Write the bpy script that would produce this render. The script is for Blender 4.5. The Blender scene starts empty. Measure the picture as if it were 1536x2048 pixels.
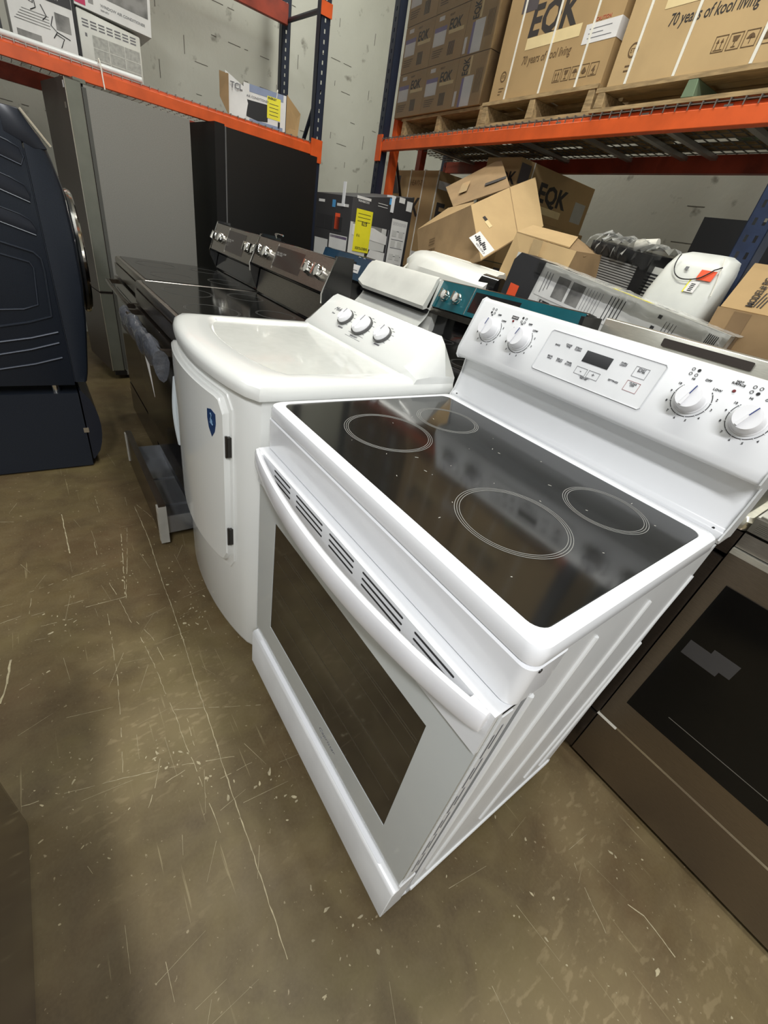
import bpy, bmesh, math, random
from mathutils import Vector, Matrix
random.seed(7)
PI = math.pi
scene = bpy.context.scene
COL = scene.collection

# ------------------------------------------------------------------ camera
CAM = (0.8586, -0.3674, 1.2580); YAW, PITCH, ROLL, FPX = -0.83447, -0.56876, 0.21517, 834.4
fwd = Vector((math.cos(PITCH)*math.sin(YAW), math.cos(PITCH)*math.cos(YAW), math.sin(PITCH)))
rt = Vector((math.cos(YAW), -math.sin(YAW), 0)); up = rt.cross(fwd)
r2 = rt*math.cos(ROLL) + up*math.sin(ROLL); u2 = up*math.cos(ROLL) - rt*math.sin(ROLL)
cd = bpy.data.cameras.new('camera'); cam = bpy.data.objects.new('camera', cd); COL.objects.link(cam)
cam.matrix_world = Matrix(((r2.x, u2.x, -fwd.x, CAM[0]), (r2.y, u2.y, -fwd.y, CAM[1]), (r2.z, u2.z, -fwd.z, CAM[2]), (0, 0, 0, 1)))
cd.sensor_fit = 'VERTICAL'; cd.sensor_height = 24; cd.lens = FPX/2048*24; cd.clip_start = 0.02; cd.clip_end = 60
scene.camera = cam

# ------------------------------------------------------------------ world, lights, exposure
w = bpy.data.worlds.new('world'); scene.world = w; w.use_nodes = True
w.node_tree.nodes['Background'].inputs[0].default_value = (0.95, 1.0, 0.86, 1)
w.node_tree.nodes['Background'].inputs[1].default_value = 0.05
def area(name, loc, sx, sy, power, color=(1, 0.985, 0.86), target=None):
    l = bpy.data.lights.new(name, 'AREA'); l.shape = 'RECTANGLE'; l.size = sx; l.size_y = sy; l.energy = power; l.color = color
    o = bpy.data.objects.new(name, l); COL.objects.link(o); o.location = loc
    if target: o.rotation_euler = (Vector(target)-Vector(loc)).to_track_quat('-Z', 'Y').to_euler()
    return o
LIGHTS = [(-0.2, 0.5, 4.0, 44, (1, 1, .93)), (2.9, -1.5, 4.0, 108, (.97, .98, 1)), (-1.6, -3.2, 4.0, 26, (.94, .97, 1)), (-2.6, 1.9, 4.0, 26, (1, 1, .93))]  # last lamp is an unseen one, added to brighten the left wall
for x, y, z, p, cl in LIGHTS:
    area('ceiling_strip_light', (x, y, z-0.06), 2.4, 0.34, p, cl)
vs = scene.view_settings
vs.view_transform = 'Standard'; vs.look = 'None'; vs.gamma = 1; vs.exposure = 0.88
vs.use_curve_mapping = False

# ------------------------------------------------------------------ materials
MC = {}
def pm(name, col, rough=0.5, metal=0.0, var=None, bump=None, spec=0.5, coat=0.0, stretch=(1, 1, 1), col2=None, alpha=1.0, trans=0.0, emit=None):
    if name in MC: return MC[name]
    m = bpy.data.materials.new(name); m.use_nodes = True; MC[name] = m
    nt = m.node_tree; b = nt.nodes['Principled BSDF']
    b.inputs['Base Color'].default_value = (*col, 1); b.inputs['Roughness'].default_value = rough
    b.inputs['Metallic'].default_value = metal; b.inputs['Specular IOR Level'].default_value = spec
    b.inputs['Coat Weight'].default_value = coat; b.inputs['Coat Roughness'].default_value = 0.05
    b.inputs['Alpha'].default_value = alpha; b.inputs['Transmission Weight'].default_value = trans
    if emit: b.inputs['Emission Color'].default_value = (*emit[0], 1); b.inputs['Emission Strength'].default_value = emit[1]
    tc = nt.nodes.new('ShaderNodeTexCoord'); mp = nt.nodes.new('ShaderNodeMapping'); mp.inputs['Scale'].default_value = stretch
    nt.links.new(tc.outputs['Object'], mp.inputs[0])
    if var is None: var = (9.0, 0.04)
    n = nt.nodes.new('ShaderNodeTexNoise'); n.inputs['Scale'].default_value = var[0]; n.inputs['Detail'].default_value = 5
    nt.links.new(mp.outputs[0], n.inputs['Vector'])
    mx = nt.nodes.new('ShaderNodeMix'); mx.data_type = 'RGBA'
    c2 = col2 or tuple(max(0, c*(1-var[1]*2.5)) for c in col)
    mx.inputs[6].default_value = (*c2, 1); mx.inputs[7].default_value = (*col, 1)
    rp = nt.nodes.new('ShaderNodeValToRGB'); rp.color_ramp.elements[0].position = 0.35; rp.color_ramp.elements[1].position = 0.62
    nt.links.new(n.outputs[0], rp.inputs[0]); nt.links.new(rp.outputs[0], mx.inputs[0]); nt.links.new(mx.outputs[2], b.inputs['Base Color'])
    if bump:
        n2 = nt.nodes.new('ShaderNodeTexNoise'); n2.inputs['Scale'].default_value = bump[0]; n2.inputs['Detail'].default_value = 4
        nt.links.new(mp.outputs[0], n2.inputs['Vector'])
        bp = nt.nodes.new('ShaderNodeBump'); bp.inputs['Strength'].default_value = bump[1]; bp.inputs['Distance'].default_value = 0.004
        nt.links.new(n2.outputs[0], bp.inputs['Height']); nt.links.new(bp.outputs[0], b.inputs['Normal'])
    return m
enamel = pm('white_enamel', (0.80, 0.81, 0.83), 0.22, spec=0.5, var=(3, 0.01), coat=0.3)
enamel_side = pm('white_painted_steel', (0.74, 0.75, 0.75), 0.32, var=(4, 0.03))
plastic_w = pm('white_plastic', (0.78, 0.79, 0.80), 0.28, var=(4, 0.01))
dryer_w = pm('dryer_white_paint', (0.78, 0.79, 0.76), 0.18, var=(3, 0.012), coat=0.5)
recess_w = pm('dryer_top_pebble', (0.66, 0.67, 0.63), 0.22, var=(30, 0.02), bump=(500, 0.05), coat=0.4)
aged_w = pm('off_white_plastic', (0.72, 0.72, 0.67), 0.3, var=(4, 0.03))
blackglass = pm('black_ceramic_glass', (0.010, 0.010, 0.009), 0.10, spec=0.55, var=(2, 0.05))
ovenglass = pm('smoked_oven_glass', (0.030, 0.024, 0.017), 0.07, spec=0.55, var=(6, 0.15), coat=0.2)
ovenglass2 = pm('black_oven_glass', (0.004, 0.004, 0.004), 0.12, spec=0.3)
black = pm('black_paint', (0.012, 0.012, 0.013), 0.35)
blackgl = pm('black_gloss_paint', (0.010, 0.010, 0.011), 0.12, coat=0.5)
ink = pm('black_ink', (0.02, 0.02, 0.022), 0.6)
greyink = pm('grey_ink', (0.16, 0.16, 0.17), 0.6)
blueink = pm('blue_ink', (0.03, 0.05, 0.20), 0.5)
ring = pm('grey_ring_print', (0.30, 0.30, 0.28), 0.4)
red = pm('red_indicator', (0.16, 0.012, 0.012), 0.3)
brownink = pm('brown_cardboard_ink', (0.13, 0.075, 0.03), 0.8)
boxink = pm('black_cardboard_ink', (0.035, 0.028, 0.024), 0.75)
chrome = pm('chrome', (0.75, 0.74, 0.70), 0.12, 1.0)
steel = pm('brushed_steel', (0.44, 0.41, 0.37), 0.30, 1.0, var=(60, 0.10), stretch=(1, 1, 25), bump=(90, 0.05))
steel_d = pm('warm_stainless_steel', (0.285, 0.24, 0.19), 0.36, 1.0, var=(70, 0.06), stretch=(1, 1, 20))
steel_l = pm('pale_stainless_steel', (0.82, 0.80, 0.70), 0.30, 0.85, var=(40, 0.05), stretch=(1, 1, 15))
fridge_g = pm('grey_fridge_side', (0.29, 0.285, 0.26), 0.45, 0.25, var=(200, 0.04), bump=(300, 0.05))
fridge_e = pm('fridge_door_edge', (0.25, 0.26, 0.22), 0.38, 0.5)
fridge_f = pm('fridge_steel_front', (0.085, 0.07, 0.06), 0.45, 0.5, var=(60, 0.08), stretch=(1, 1, 12))
blackfr = pm('black_textured_fridge', (0.010, 0.010, 0.0095), 0.42, var=(300, 0.15), bump=(350, 0.2))
blackfd = pm('black_fridge_door', (0.012, 0.012, 0.012), 0.45, spec=.3)
navy = pm('navy_washer_paint', (0.019, 0.025, 0.038), 0.34, 0.3, var=(350, 0.12))
navy_d = pm('dark_navy_plastic', (0.010, 0.013, 0.022), 0.3)
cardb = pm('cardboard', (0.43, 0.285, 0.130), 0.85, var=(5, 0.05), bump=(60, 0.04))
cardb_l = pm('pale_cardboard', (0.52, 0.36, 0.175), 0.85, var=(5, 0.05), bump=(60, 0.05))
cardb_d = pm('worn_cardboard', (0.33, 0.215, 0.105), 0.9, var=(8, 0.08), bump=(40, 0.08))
cream = pm('cream_print', (0.78, 0.62, 0.33), 0.7)
tape = pm('clear_packing_tape', (0.50, 0.36, 0.19), 0.15, coat=0.4)
paper = pm('white_paper_label', (0.78, 0.76, 0.74), 0.55)
lilac = pm('violet_label_print', (0.26, 0.22, 0.40), 0.6)
strapm = pm('white_strap', (0.85, 0.82, 0.72), 0.4)
wood = pm('pallet_wood', (0.42, 0.29, 0.14), 0.85, var=(14, 0.16), stretch=(1, 6, 6), bump=(30, 0.25))
woodg = pm('green_stained_wood', (0.16, 0.22, 0.13), 0.85)
orange = pm('orange_rack_paint', (0.70, 0.105, 0.018), 0.42, var=(9, 0.08))
orange_shaded = pm('shaded_orange_rack_paint', (0.34, 0.045, 0.018), 0.5, var=(6, 0.2))  # rack orange darkened: shade on the rear posts and beams put into the colour
blue = pm('blue_rack_paint', (0.014, 0.026, 0.066), 0.45, var=(20, 0.12))
darkblue = pm('dark_blue_rack_paint', (0.012, 0.019, 0.038), 0.45)
deckm = pm('dull_deck_wire', (0.16, 0.15, 0.13), 0.6, 0.3)
galv = pm('galvanised_wire', (0.42, 0.41, 0.38), 0.4, 0.8)
teal = pm('teal_protective_film', (0.010, 0.125, 0.155), 0.20, 0.25, var=(6, 0.12), coat=0.6)
bluefilm = pm('blue_protective_film', (0.008, 0.055, 0.115), 0.25, 0.25, var=(6, 0.1), coat=0.5)
charcoal = pm('charcoal_print', (0.026, 0.026, 0.028), 0.55)
greycard = pm('light_grey_print', (0.62, 0.62, 0.59), 0.4, var=(3, 0.05))
whitecard = pm('white_box_print', (0.74, 0.735, 0.71), 0.5)
greyphoto = pm('grey_photo_print', (0.27, 0.265, 0.25), 0.5, var=(12, 0.25))
yellow = pm('yellow_energy_label', (0.86, 0.78, 0.03), 0.5)
orange_l = pm('orange_sticker', (0.85, 0.10, 0.03), 0.5)
purple = pm('purple_print', (0.12, 0.05, 0.20), 0.5)
skyblue = pm('light_blue_print', (0.08, 0.32, 0.62), 0.5)
bluegrey = pm('blue_grey_print', (0.24, 0.29, 0.42), 0.5)
acw = pm('air_conditioner_white', (0.66, 0.66, 0.60), 0.4)
acg = pm('air_conditioner_grille', (0.42, 0.42, 0.38), 0.5, var=(60, 0.1))
magenta = pm('crimson_print', (0.55, 0.02, 0.10), 0.5)
shield = pm('navy_shield_sticker', (0.010, 0.040, 0.13), 0.3)
tray = pm('drawer_tray_steel', (0.34, 0.35, 0.36), 0.25, 0.8)

def wrapmat(name, a, tint=(0.8, 0.8, 0.75), bst=0.3):
    m = bpy.data.materials.new(name); m.use_nodes = True; nt = m.node_tree; nt.nodes.clear()
    o = nt.nodes.new('ShaderNodeOutputMaterial'); t = nt.nodes.new('ShaderNodeBsdfTransparent'); p = nt.nodes.new('ShaderNodeBsdfPrincipled')
    p.inputs['Base Color'].default_value = (*tint, 1); p.inputs['Roughness'].default_value = 0.08; p.inputs['Specular IOR Level'].default_value = 0.9
    tc = nt.nodes.new('ShaderNodeTexCoord'); n = nt.nodes.new('ShaderNodeTexNoise'); n.inputs['Scale'].default_value = 22; n.inputs['Detail'].default_value = 4
    bp = nt.nodes.new('ShaderNodeBump'); bp.inputs['Strength'].default_value = 0.9; bp.inputs['Distance'].default_value = 0.02
    nt.links.new(tc.outputs['Object'], n.inputs['Vector']); nt.links.new(n.outputs[0], bp.inputs['Height']); nt.links.new(bp.outputs[0], p.inputs['Normal']); bp.inputs['Strength'].default_value = bst
    fr = nt.nodes.new('ShaderNodeFresnel'); fr.inputs[0].default_value = 1.6; nt.links.new(bp.outputs[0], fr.inputs['Normal'])
    ma = nt.nodes.new('ShaderNodeMath'); ma.operation = 'ADD'; ma.inputs[1].default_value = a; ma.use_clamp = True
    nt.links.new(fr.outputs[0], ma.inputs[0])
    mx = nt.nodes.new('ShaderNodeMixShader'); nt.links.new(ma.outputs[0], mx.inputs[0]); nt.links.new(t.outputs[0], mx.inputs[1]); nt.links.new(p.outputs[0], mx.inputs[2])
    nt.links.new(mx.outputs[0], o.inputs[0]); return m
wrap = wrapmat('clear_stretch_wrap', -0.04)
foam = wrapmat('grey_foam_wrap', 0.62, (0.10, 0.105, 0.12), .6)

def floormat():
    m = bpy.data.materials.new('worn_sealed_concrete'); m.use_nodes = True; nt = m.node_tree; b = nt.nodes['Principled BSDF']; L = nt.links.new
    tc = nt.nodes.new('ShaderNodeTexCoord')
    def noise(s, d=6, st=(1, 1, 1), rot=0, dist=0):
        mp = nt.nodes.new('ShaderNodeMapping'); mp.inputs['Scale'].default_value = st; mp.inputs['Rotation'].default_value = (0, 0, rot)
        L(tc.outputs['Object'], mp.inputs[0]); n = nt.nodes.new('ShaderNodeTexNoise'); n.inputs['Scale'].default_value = s; n.inputs['Detail'].default_value = d
        n.inputs['Distortion'].default_value = dist; L(mp.outputs[0], n.inputs['Vector']); return n.outputs[0]
    def ramp(x, a, c):
        r = nt.nodes.new('ShaderNodeValToRGB'); r.color_ramp.elements[0].position = a; r.color_ramp.elements[1].position = c; L(x, r.inputs[0]); return r.outputs[0]
    def mix(f, a, c):
        x = nt.nodes.new('ShaderNodeMix'); x.data_type = 'RGBA'; L(f, x.inputs[0])
        for i, v in ((6, a), (7, c)):
            if isinstance(v, tuple): x.inputs[i].default_value = (*v, 1)
            else: L(v, x.inputs[i])
        return x.outputs[2]
    def mul(a, c):
        x = nt.nodes.new('ShaderNodeMath'); x.operation = 'MULTIPLY'; L(a, x.inputs[0])
        if isinstance(c, float): x.inputs[1].default_value = c
        else: L(c, x.inputs[1])
        return x.outputs[0]
    base = mix(ramp(noise(1.6, 8), 0.38, 0.62), (0.098, 0.061, 0.028), (0.118, 0.092, 0.036))
    base = mix(mul(ramp(noise(22, 10, (1, .5, 1), .6, .4), 0.35, 0.75), 0.55), base, (0.15, 0.115, 0.058))
    base = mix(mul(ramp(noise(7, 8, dist=1.0), 0.40, 0.70), 0.65), base, (0.060, 0.039, 0.018))
    base = mix(mul(ramp(noise(140, 3), 0.35, 0.8), 0.30), base, (0.15, 0.115, 0.058))
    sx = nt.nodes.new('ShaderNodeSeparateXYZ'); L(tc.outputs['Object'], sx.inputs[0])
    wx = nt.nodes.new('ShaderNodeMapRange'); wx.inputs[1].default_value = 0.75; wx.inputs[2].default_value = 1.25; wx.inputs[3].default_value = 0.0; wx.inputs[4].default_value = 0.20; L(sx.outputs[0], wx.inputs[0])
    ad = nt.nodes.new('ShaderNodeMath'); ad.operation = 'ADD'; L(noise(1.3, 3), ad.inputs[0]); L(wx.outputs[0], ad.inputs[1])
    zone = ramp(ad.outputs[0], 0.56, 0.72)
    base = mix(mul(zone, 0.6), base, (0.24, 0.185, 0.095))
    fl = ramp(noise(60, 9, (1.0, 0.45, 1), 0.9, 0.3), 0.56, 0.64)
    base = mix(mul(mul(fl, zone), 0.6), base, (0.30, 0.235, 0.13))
    fl2 = ramp(noise(90, 6, dist=0.4), 0.68, 0.72)
    base = mix(mul(fl2, 0.6), base, (0.36, 0.30, 0.19))
    sc = ramp(noise(5, 6, (0.7, 24, 1), 0.30, 0.3), 0.665, 0.69)
    base = mix(mul(mul(sc, ramp(noise(3, 2), 0.48, 0.56)), 0.45), base, (0.30, 0.25, 0.14))
    L(base, b.inputs['Base Color'])
    r = nt.nodes.new('ShaderNodeMapRange'); r.inputs[3].default_value = 0.38; r.inputs[4].default_value = 0.65; b.inputs['Specular IOR Level'].default_value = 0.35; L(noise(6, 5), r.inputs[0]); L(r.outputs[0], b.inputs['Roughness'])
    bp = nt.nodes.new('ShaderNodeBump'); bp.inputs['Strength'].default_value = 0.25; bp.inputs['Distance'].default_value = 0.003; L(noise(18, 6), bp.inputs['Height']); L(bp.outputs[0], b.inputs['Normal'])
    return m
def wallmat():
    m = bpy.data.materials.new('painted_block_wall'); m.use_nodes = True; nt = m.node_tree; b = nt.nodes['Principled BSDF']; L = nt.links.new
    tc = nt.nodes.new('ShaderNodeTexCoord')
    n = nt.nodes.new('ShaderNodeTexNoise'); n.inputs['Scale'].default_value = 2.2; n.inputs['Detail'].default_value = 8; L(tc.outputs['Object'], n.inputs['Vector'])
    mx = nt.nodes.new('ShaderNodeMix'); mx.data_type = 'RGBA'; mx.inputs[6].default_value = (0.47, 0.47, 0.40, 1); mx.inputs[7].default_value = (0.60, 0.60, 0.53, 1); L(n.outputs[0], mx.inputs[0])
    n2 = nt.nodes.new('ShaderNodeTexNoise'); n2.inputs['Scale'].default_value = 9; n2.inputs['Detail'].default_value = 7; L(tc.outputs['Object'], n2.inputs['Vector'])
    rp = nt.nodes.new('ShaderNodeValToRGB'); rp.color_ramp.elements[0].position = 0.64; rp.color_ramp.elements[1].position = 0.74; L(n2.outputs[0], rp.inputs[0])
    m2 = nt.nodes.new('ShaderNodeMix'); m2.data_type = 'RGBA'; m2.inputs[7].default_value = (0.25, 0.24, 0.20, 1); L(rp.outputs[0], m2.inputs[0]); L(mx.outputs[2], m2.inputs[6])
    L(m2.outputs[2], b.inputs['Base Color']); b.inputs['Roughness'].default_value = 0.75
    bp = nt.nodes.new('ShaderNodeBump'); bp.inputs['Strength'].default_value = 0.5; bp.inputs['Distance'].default_value = 0.01; L(n2.outputs[0], bp.inputs['Height']); L(bp.outputs[0], b.inputs['Normal'])
    return m

# ------------------------------------------------------------------ mesh builder
class G:
    def __init__(s): s.bm = bmesh.new()
    def _poly(s, verts, faces, m):
        vs_ = [s.bm.verts.new(v) for v in verts]; out = []
        for f in faces:
            try: fc = s.bm.faces.new([vs_[i] for i in f]); fc.material_index = m; out.append(fc)
            except ValueError: pass
        return vs_, out
    def _bev(s, vs_, fs, b, seg):
        es = {e for f in fs for e in f.edges if len(e.link_faces) == 2 and e.calc_face_angle(0) > 0.5}
        if es: bmesh.ops.bevel(s.bm, geom=list(es), offset=b, segments=seg, profile=0.5, affect='EDGES', clamp_overlap=True)
    def box(s, x0, x1, y0, y1, z0, z1, b=0, m=0, seg=2, M=None):
        P = [Vector(p) for p in ((x0, y0, z0), (x1, y0, z0), (x1, y1, z0), (x0, y1, z0), (x0, y0, z1), (x1, y0, z1), (x1, y1, z1), (x0, y1, z1))]
        if M: P = [M @ p for p in P]
        v, f = s._poly(P, ((0, 3, 2, 1), (4, 5, 6, 7), (0, 1, 5, 4), (1, 2, 6, 5), (2, 3, 7, 6), (3, 0, 4, 7)), m)
        if b: s._bev(v, f, b, seg)
        return s
    def panel(s, p, t=0.004, m=0):
        p = [Vector(q) for q in p]; n = (p[1]-p[0]).cross(p[-1]-p[0]).normalized()*t; k = len(p)
        v = p+[q-n for q in p]
        s._poly(v, [tuple(range(k)), tuple(range(2*k-1, k-1, -1))]+[(i, i+k, (i+1) % k+k, (i+1) % k) for i in range(k)], m); return s
    def prism(s, pts, plane, a0, a1, m=0, b=0, seg=2):
        def T(u, v, a): return {'xy': (u, v, a), 'xz': (u, a, v), 'yz': (a, u, v)}[plane]
        k = len(pts); P = [T(u, v, a0) for u, v in pts]+[T(u, v, a1) for u, v in pts]
        v, f = s._poly(P, [tuple(range(k)), tuple(range(2*k-1, k-1, -1))]+[(i, i+k, (i+1) % k+k, (i+1) % k) for i in range(k)], m)
        if b: bmesh.ops.recalc_face_normals(s.bm, faces=f); s._bev(v, f, b, seg)
        return s
    def loft(s, loops, m=0, c0=True, c1=True, closed=True):
        vv = [[s.bm.verts.new(p) for p in l] for l in loops]; k = len(loops[0])
        for a, b in zip(vv, vv[1:]):
            for i in range(k if closed else k-1):
                j = (i+1) % k
                try: f = s.bm.faces.new((a[i], a[j], b[j], b[i])); f.material_index = m
                except ValueError: pass
        if c0: s.bm.faces.new(vv[0][::-1]).material_index = m
        if c1: s.bm.faces.new(vv[-1]).material_index = m
        return s
    def cyl(s, p0, p1, r0, r1=None, n=24, m=0, rings=None):
        p0 = Vector(p0); p1 = Vector(p1); r1 = r0 if r1 is None else r1; d = (p1-p0).normalized()
        a = d.orthogonal().normalized(); c = d.cross(a)
        rings = rings or [(0, r0), (1, r1)]
        return s.loft([[p0+(p1-p0)*t+(a*math.cos(2*PI*i/n)+c*math.sin(2*PI*i/n))*r for i in range(n)] for t, r in rings], m)
    def tube(s, pts, r, n=8, m=0):
        pts = [Vector(p) for p in pts]; L = []; a = None
        for i, p in enumerate(pts):
            d = (pts[min(i+1, len(pts)-1)]-pts[max(i-1, 0)]).normalized()
            a = (a-d*a.dot(d)).normalized() if a else d.orthogonal().normalized(); c = d.cross(a)
            L.append([p+(a*math.cos(2*PI*k/n)+c*math.sin(2*PI*k/n))*r for k in range(n)])
        return s.loft(L, m)
    def annulus(s, o, u, v, r0, r1, t=0.0006, n=64, m=0, a0=0, a1=2*PI):
        o = Vector(o); u = Vector(u); v = Vector(v); nn = u.cross(v).normalized()*t; L = []
        full = abs(a1-a0-2*PI) < 1e-4; k = n if full else n+1
        for i in range(k):
            a = a0+(a1-a0)*i/n; d = u*math.cos(a)+v*math.sin(a); L.append([o+d*r0, o+d*r1, o+d*r1+nn, o+d*r0+nn])
        if full: L.append(L[0][:])
        return s.loft(L, m, not full, not full)
    def text(s, txt, size, o, r, u, m=0, al='LEFT', bold=0.0, shear=0.0, sx=1.0, t=0.0005):
        c = bpy.data.curves.new('t', 'FONT'); c.body = txt; c.size = size; c.align_x = al; c.align_y = 'BOTTOM_BASELINE'
        c.extrude = t; c.offset = bold*size; c.shear = shear; c.resolution_u = 2; c.space_line = 0.85
        ob = bpy.data.objects.new('t', c); COL.objects.link(ob); dg = bpy.context.evaluated_depsgraph_get(); dg.update()
        me = bpy.data.meshes.new_from_object(ob.evaluated_get(dg)); bpy.data.objects.remove(ob)
        r = Vector(r).normalized(); u = Vector(u).normalized(); n = r.cross(u); o = Vector(o)
        vs_ = [s.bm.verts.new(o+r*(v.co.x*sx)+u*v.co.y+n*v.co.z) for v in me.vertices]
        for p in me.polygons:
            try: s.bm.faces.new([vs_[i] for i in p.vertices]).material_index = m
            except ValueError: pass
        bpy.data.meshes.remove(me); bpy.data.curves.remove(c); return s
    def rect(s, o, r, u, x0, x1, y0, y1, m=0, t=0.0006):
        o = Vector(o); r = Vector(r).normalized(); u = Vector(u).normalized(); n = r.cross(u)*t
        return s.panel([o+r*x0+u*y0+n, o+r*x1+u*y0+n, o+r*x1+u*y1+n, o+r*x0+u*y1+n], t, m)
    def obj(s, name, mats, parent=None, smooth=True, keep=False):
        bmesh.ops.recalc_face_normals(s.bm, faces=s.bm.faces)
        me = bpy.data.meshes.new(name)
        if smooth:
            for f in s.bm.faces: f.smooth = True
            for e in s.bm.edges:
                if len(e.link_faces) != 2 or e.calc_face_angle(0) > 0.6: e.smooth = False
        s.bm.to_mesh(me); s.bm.free()
        for x in (mats if isinstance(mats, (list, tuple)) else [mats]): me.materials.append(x)
        o = bpy.data.objects.new(name, me); COL.objects.link(o)
        if parent: o.parent = parent
        return o
def rr(x0, x1, y0, y1, r, n=6):
    P = []
    for cx, cy, a in ((x1-r, y1-r, 0), (x0+r, y1-r, PI/2), (x0+r, y0+r, PI), (x1-r, y0+r, 1.5*PI)):
        for i in range(n+1): P.append((cx+r*math.cos(a+PI/2*i/n), cy+r*math.sin(a+PI/2*i/n)))
    return P
def thing(name, label, cat, loc=(0, 0, 0), rot=(0, 0, 0), group=None):
    o = bpy.data.objects.new(name, None); COL.objects.link(o); o.location = loc; o.rotation_euler = rot; o.empty_display_size = 0.1
    return tag(o, label, cat, group)
def tag(o, label, cat, group=None):
    o['label'] = label; o['category'] = cat
    if group: o['group'] = group
    return o
def struct(o): o['kind'] = 'structure'; return o
X, Y, Z = Vector((1, 0, 0)), Vector((0, 1, 0)), Vector((0, 0, 1))

# ------------------------------------------------------------------ room shell
wm = wallmat(); mortar = pm('dark_mortar_gap', (0.13, 0.12, 0.10), 0.9)
g = G(); g.box(-4.5, 5.0, -5.0, 3.45, -0.1, 0.0)
pale = 1
SCR = [[(-1.066, -0.19), (-0.804, -0.183), (-0.514, -0.192), (-0.335, -0.192), (-0.136, -0.197), (0.0, -0.203), (0.148, -0.206), (0.282, -0.211), (0.408, -0.214), (0.487, -0.214), (0.70, -0.22)], [(-1.1, -0.468), (-0.961, -0.465), (-0.808, -0.462)], [(-0.871, -0.276), (-0.698, -0.295), (-0.493, -0.321)], [(-0.936, -0.243), (-0.691, -0.281), (-0.471, -0.322)], [(-0.481, -0.443), (-0.48, -0.317)], [(-0.509, -0.592), (-0.511, -0.556)], [(-0.591, -0.672), (-0.591, -0.639)], [(-0.515, -0.501), (-0.518, -0.445)], [(-0.192, -0.671), (-0.253, -0.656), (-0.342, -0.647)], [(-0.578, -0.359), (-0.458, -0.339), (-0.329, -0.324)], [(-0.419, -0.386), (-0.307, -0.39), (-0.151, -0.397), (0.018, -0.412), (0.173, -0.431)], [(-0.267, -0.311), (-0.137, -0.296), (-0.016, -0.289), (0.066, -0.281), (0.145, -0.28), (0.234, -0.273), (0.323, -0.269), (0.415, -0.264)], [(0.06, -0.255), (0.132, -0.258), (0.193, -0.262)], [(0.125, -0.632), (0.142, -0.551), (0.17, -0.444), (0.208, -0.315), (0.26, -0.177)], [(0.168, -0.344), (0.223, -0.365), (0.288, -0.4)], [(0.228, -0.281), (0.235, -0.345)], [(-0.178, -0.469), (-0.198, -0.426)], [(-0.342, -0.31), (-0.25, -0.279), (-0.142, -0.266)], [(-0.45, -0.584), (-0.44, -0.469)], [(-0.631, -0.594), (-0.686, -0.357)], [(0.059, -0.179), (0.06, -0.203)], [(0.045, -0.281), (0.079, -0.208), (0.159, -0.045)], [(-1.116, -0.674), (-1.099, -0.63)], [(-0.867, -0.375), (-0.745, -0.376)], [(-1.243, -0.332), (-1.05, -0.332)], [(-0.597, -0.589), (-0.521, -0.597)], [(-0.217, -0.629), (-0.228, -0.604)], [(0.299, -0.142), (0.297, -0.241)], [(-0.511, -0.672), (-0.522, -0.618)], [(-1.636, -0.224), (-1.491, -0.208)], [(-1.08, -0.179), (-0.982, -0.148), (-0.873, -0.122)], [(1.078, 0.518), (1.114, 0.533), (1.158, 0.53), (1.193, 0.526)], [(0.921, 0.488), (0.966, 0.464), (1.025, 0.436), (1.074, 0.418)], [(0.956, 0.565), (0.971, 0.564)], [(0.871, 0.264), (0.883, 0.258)]]
WID = {0: .0026, 1: .0045, 8: .0065, 4: .003, 2: .0026, 31: .0026, 13: .0016}
for i, L in enumerate(SCR):
    wd = WID.get(i, 0.0016)
    for a, b in zip(L, L[1:]):
        a = Vector((*a, 0)); b = Vector((*b, 0)); n = max(1, int((b-a).length/0.014)); d = (b-a)/n; s_ = Vector((-d.y, d.x, 0)).normalized()
        wa = wd*0.7; pa = a
        for k in range(n):
            if i not in (0, 8, 1, 4, 31) and random.random() < 0.22: pa = a+d*(k+1); continue
            wb = wd*random.uniform(0.35, 1.1); pb = a+d*(k+1)+s_*random.uniform(-.0012, .0012)
            v = [g.bm.verts.new(p+Vector((0, 0, .0006))) for p in (pa-s_*wa/2, pb-s_*wb/2, pb+s_*wb/2, pa+s_*wa/2)]
            g.bm.faces.new(v).material_index = 1; pa, wa = pb, wb
for k in range(150):
    x, y = random.uniform(-1.3, 1.25), random.uniform(-.66, .62)
    if (y > -.05 and x < .8): continue
    an = random.choice((0, .25, 1.45, 1.75, -.4))+random.gauss(0, .12); ln = random.uniform(.02, .14); wd = random.uniform(.0004, .0010); dx, dy = math.cos(an), math.sin(an)
    v = [g.bm.verts.new(p) for p in ((x-dy*wd/2, y+dx*wd/2, .0004), (x+dy*wd/2, y-dx*wd/2, .0004), (x+dx*ln+dy*wd/4, y+dy*ln-dx*wd/4, .0004), (x+dx*ln-dy*wd/4, y+dy*ln+dx*wd/4, .0004))]
    g.bm.faces.new(v[::-1] if False else v).material_index = 1
CL = [(-0.46, -0.10, .12), (-0.25, -0.17, .10), (-0.30, -0.13, .08), (0.19, -0.33, .07), (0.27, -0.24, .09), (0.40, -0.10, .08), (0.1, -0.55, .12), (0.75, -0.1, .15), (-0.6, -0.28, .1), (-0.4, -0.5, .15), (1.05, 0.6, .15), (1.2, 0.45, .2), (0.95, 0.3, .2), (0.3, -0.5, .15)]
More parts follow.
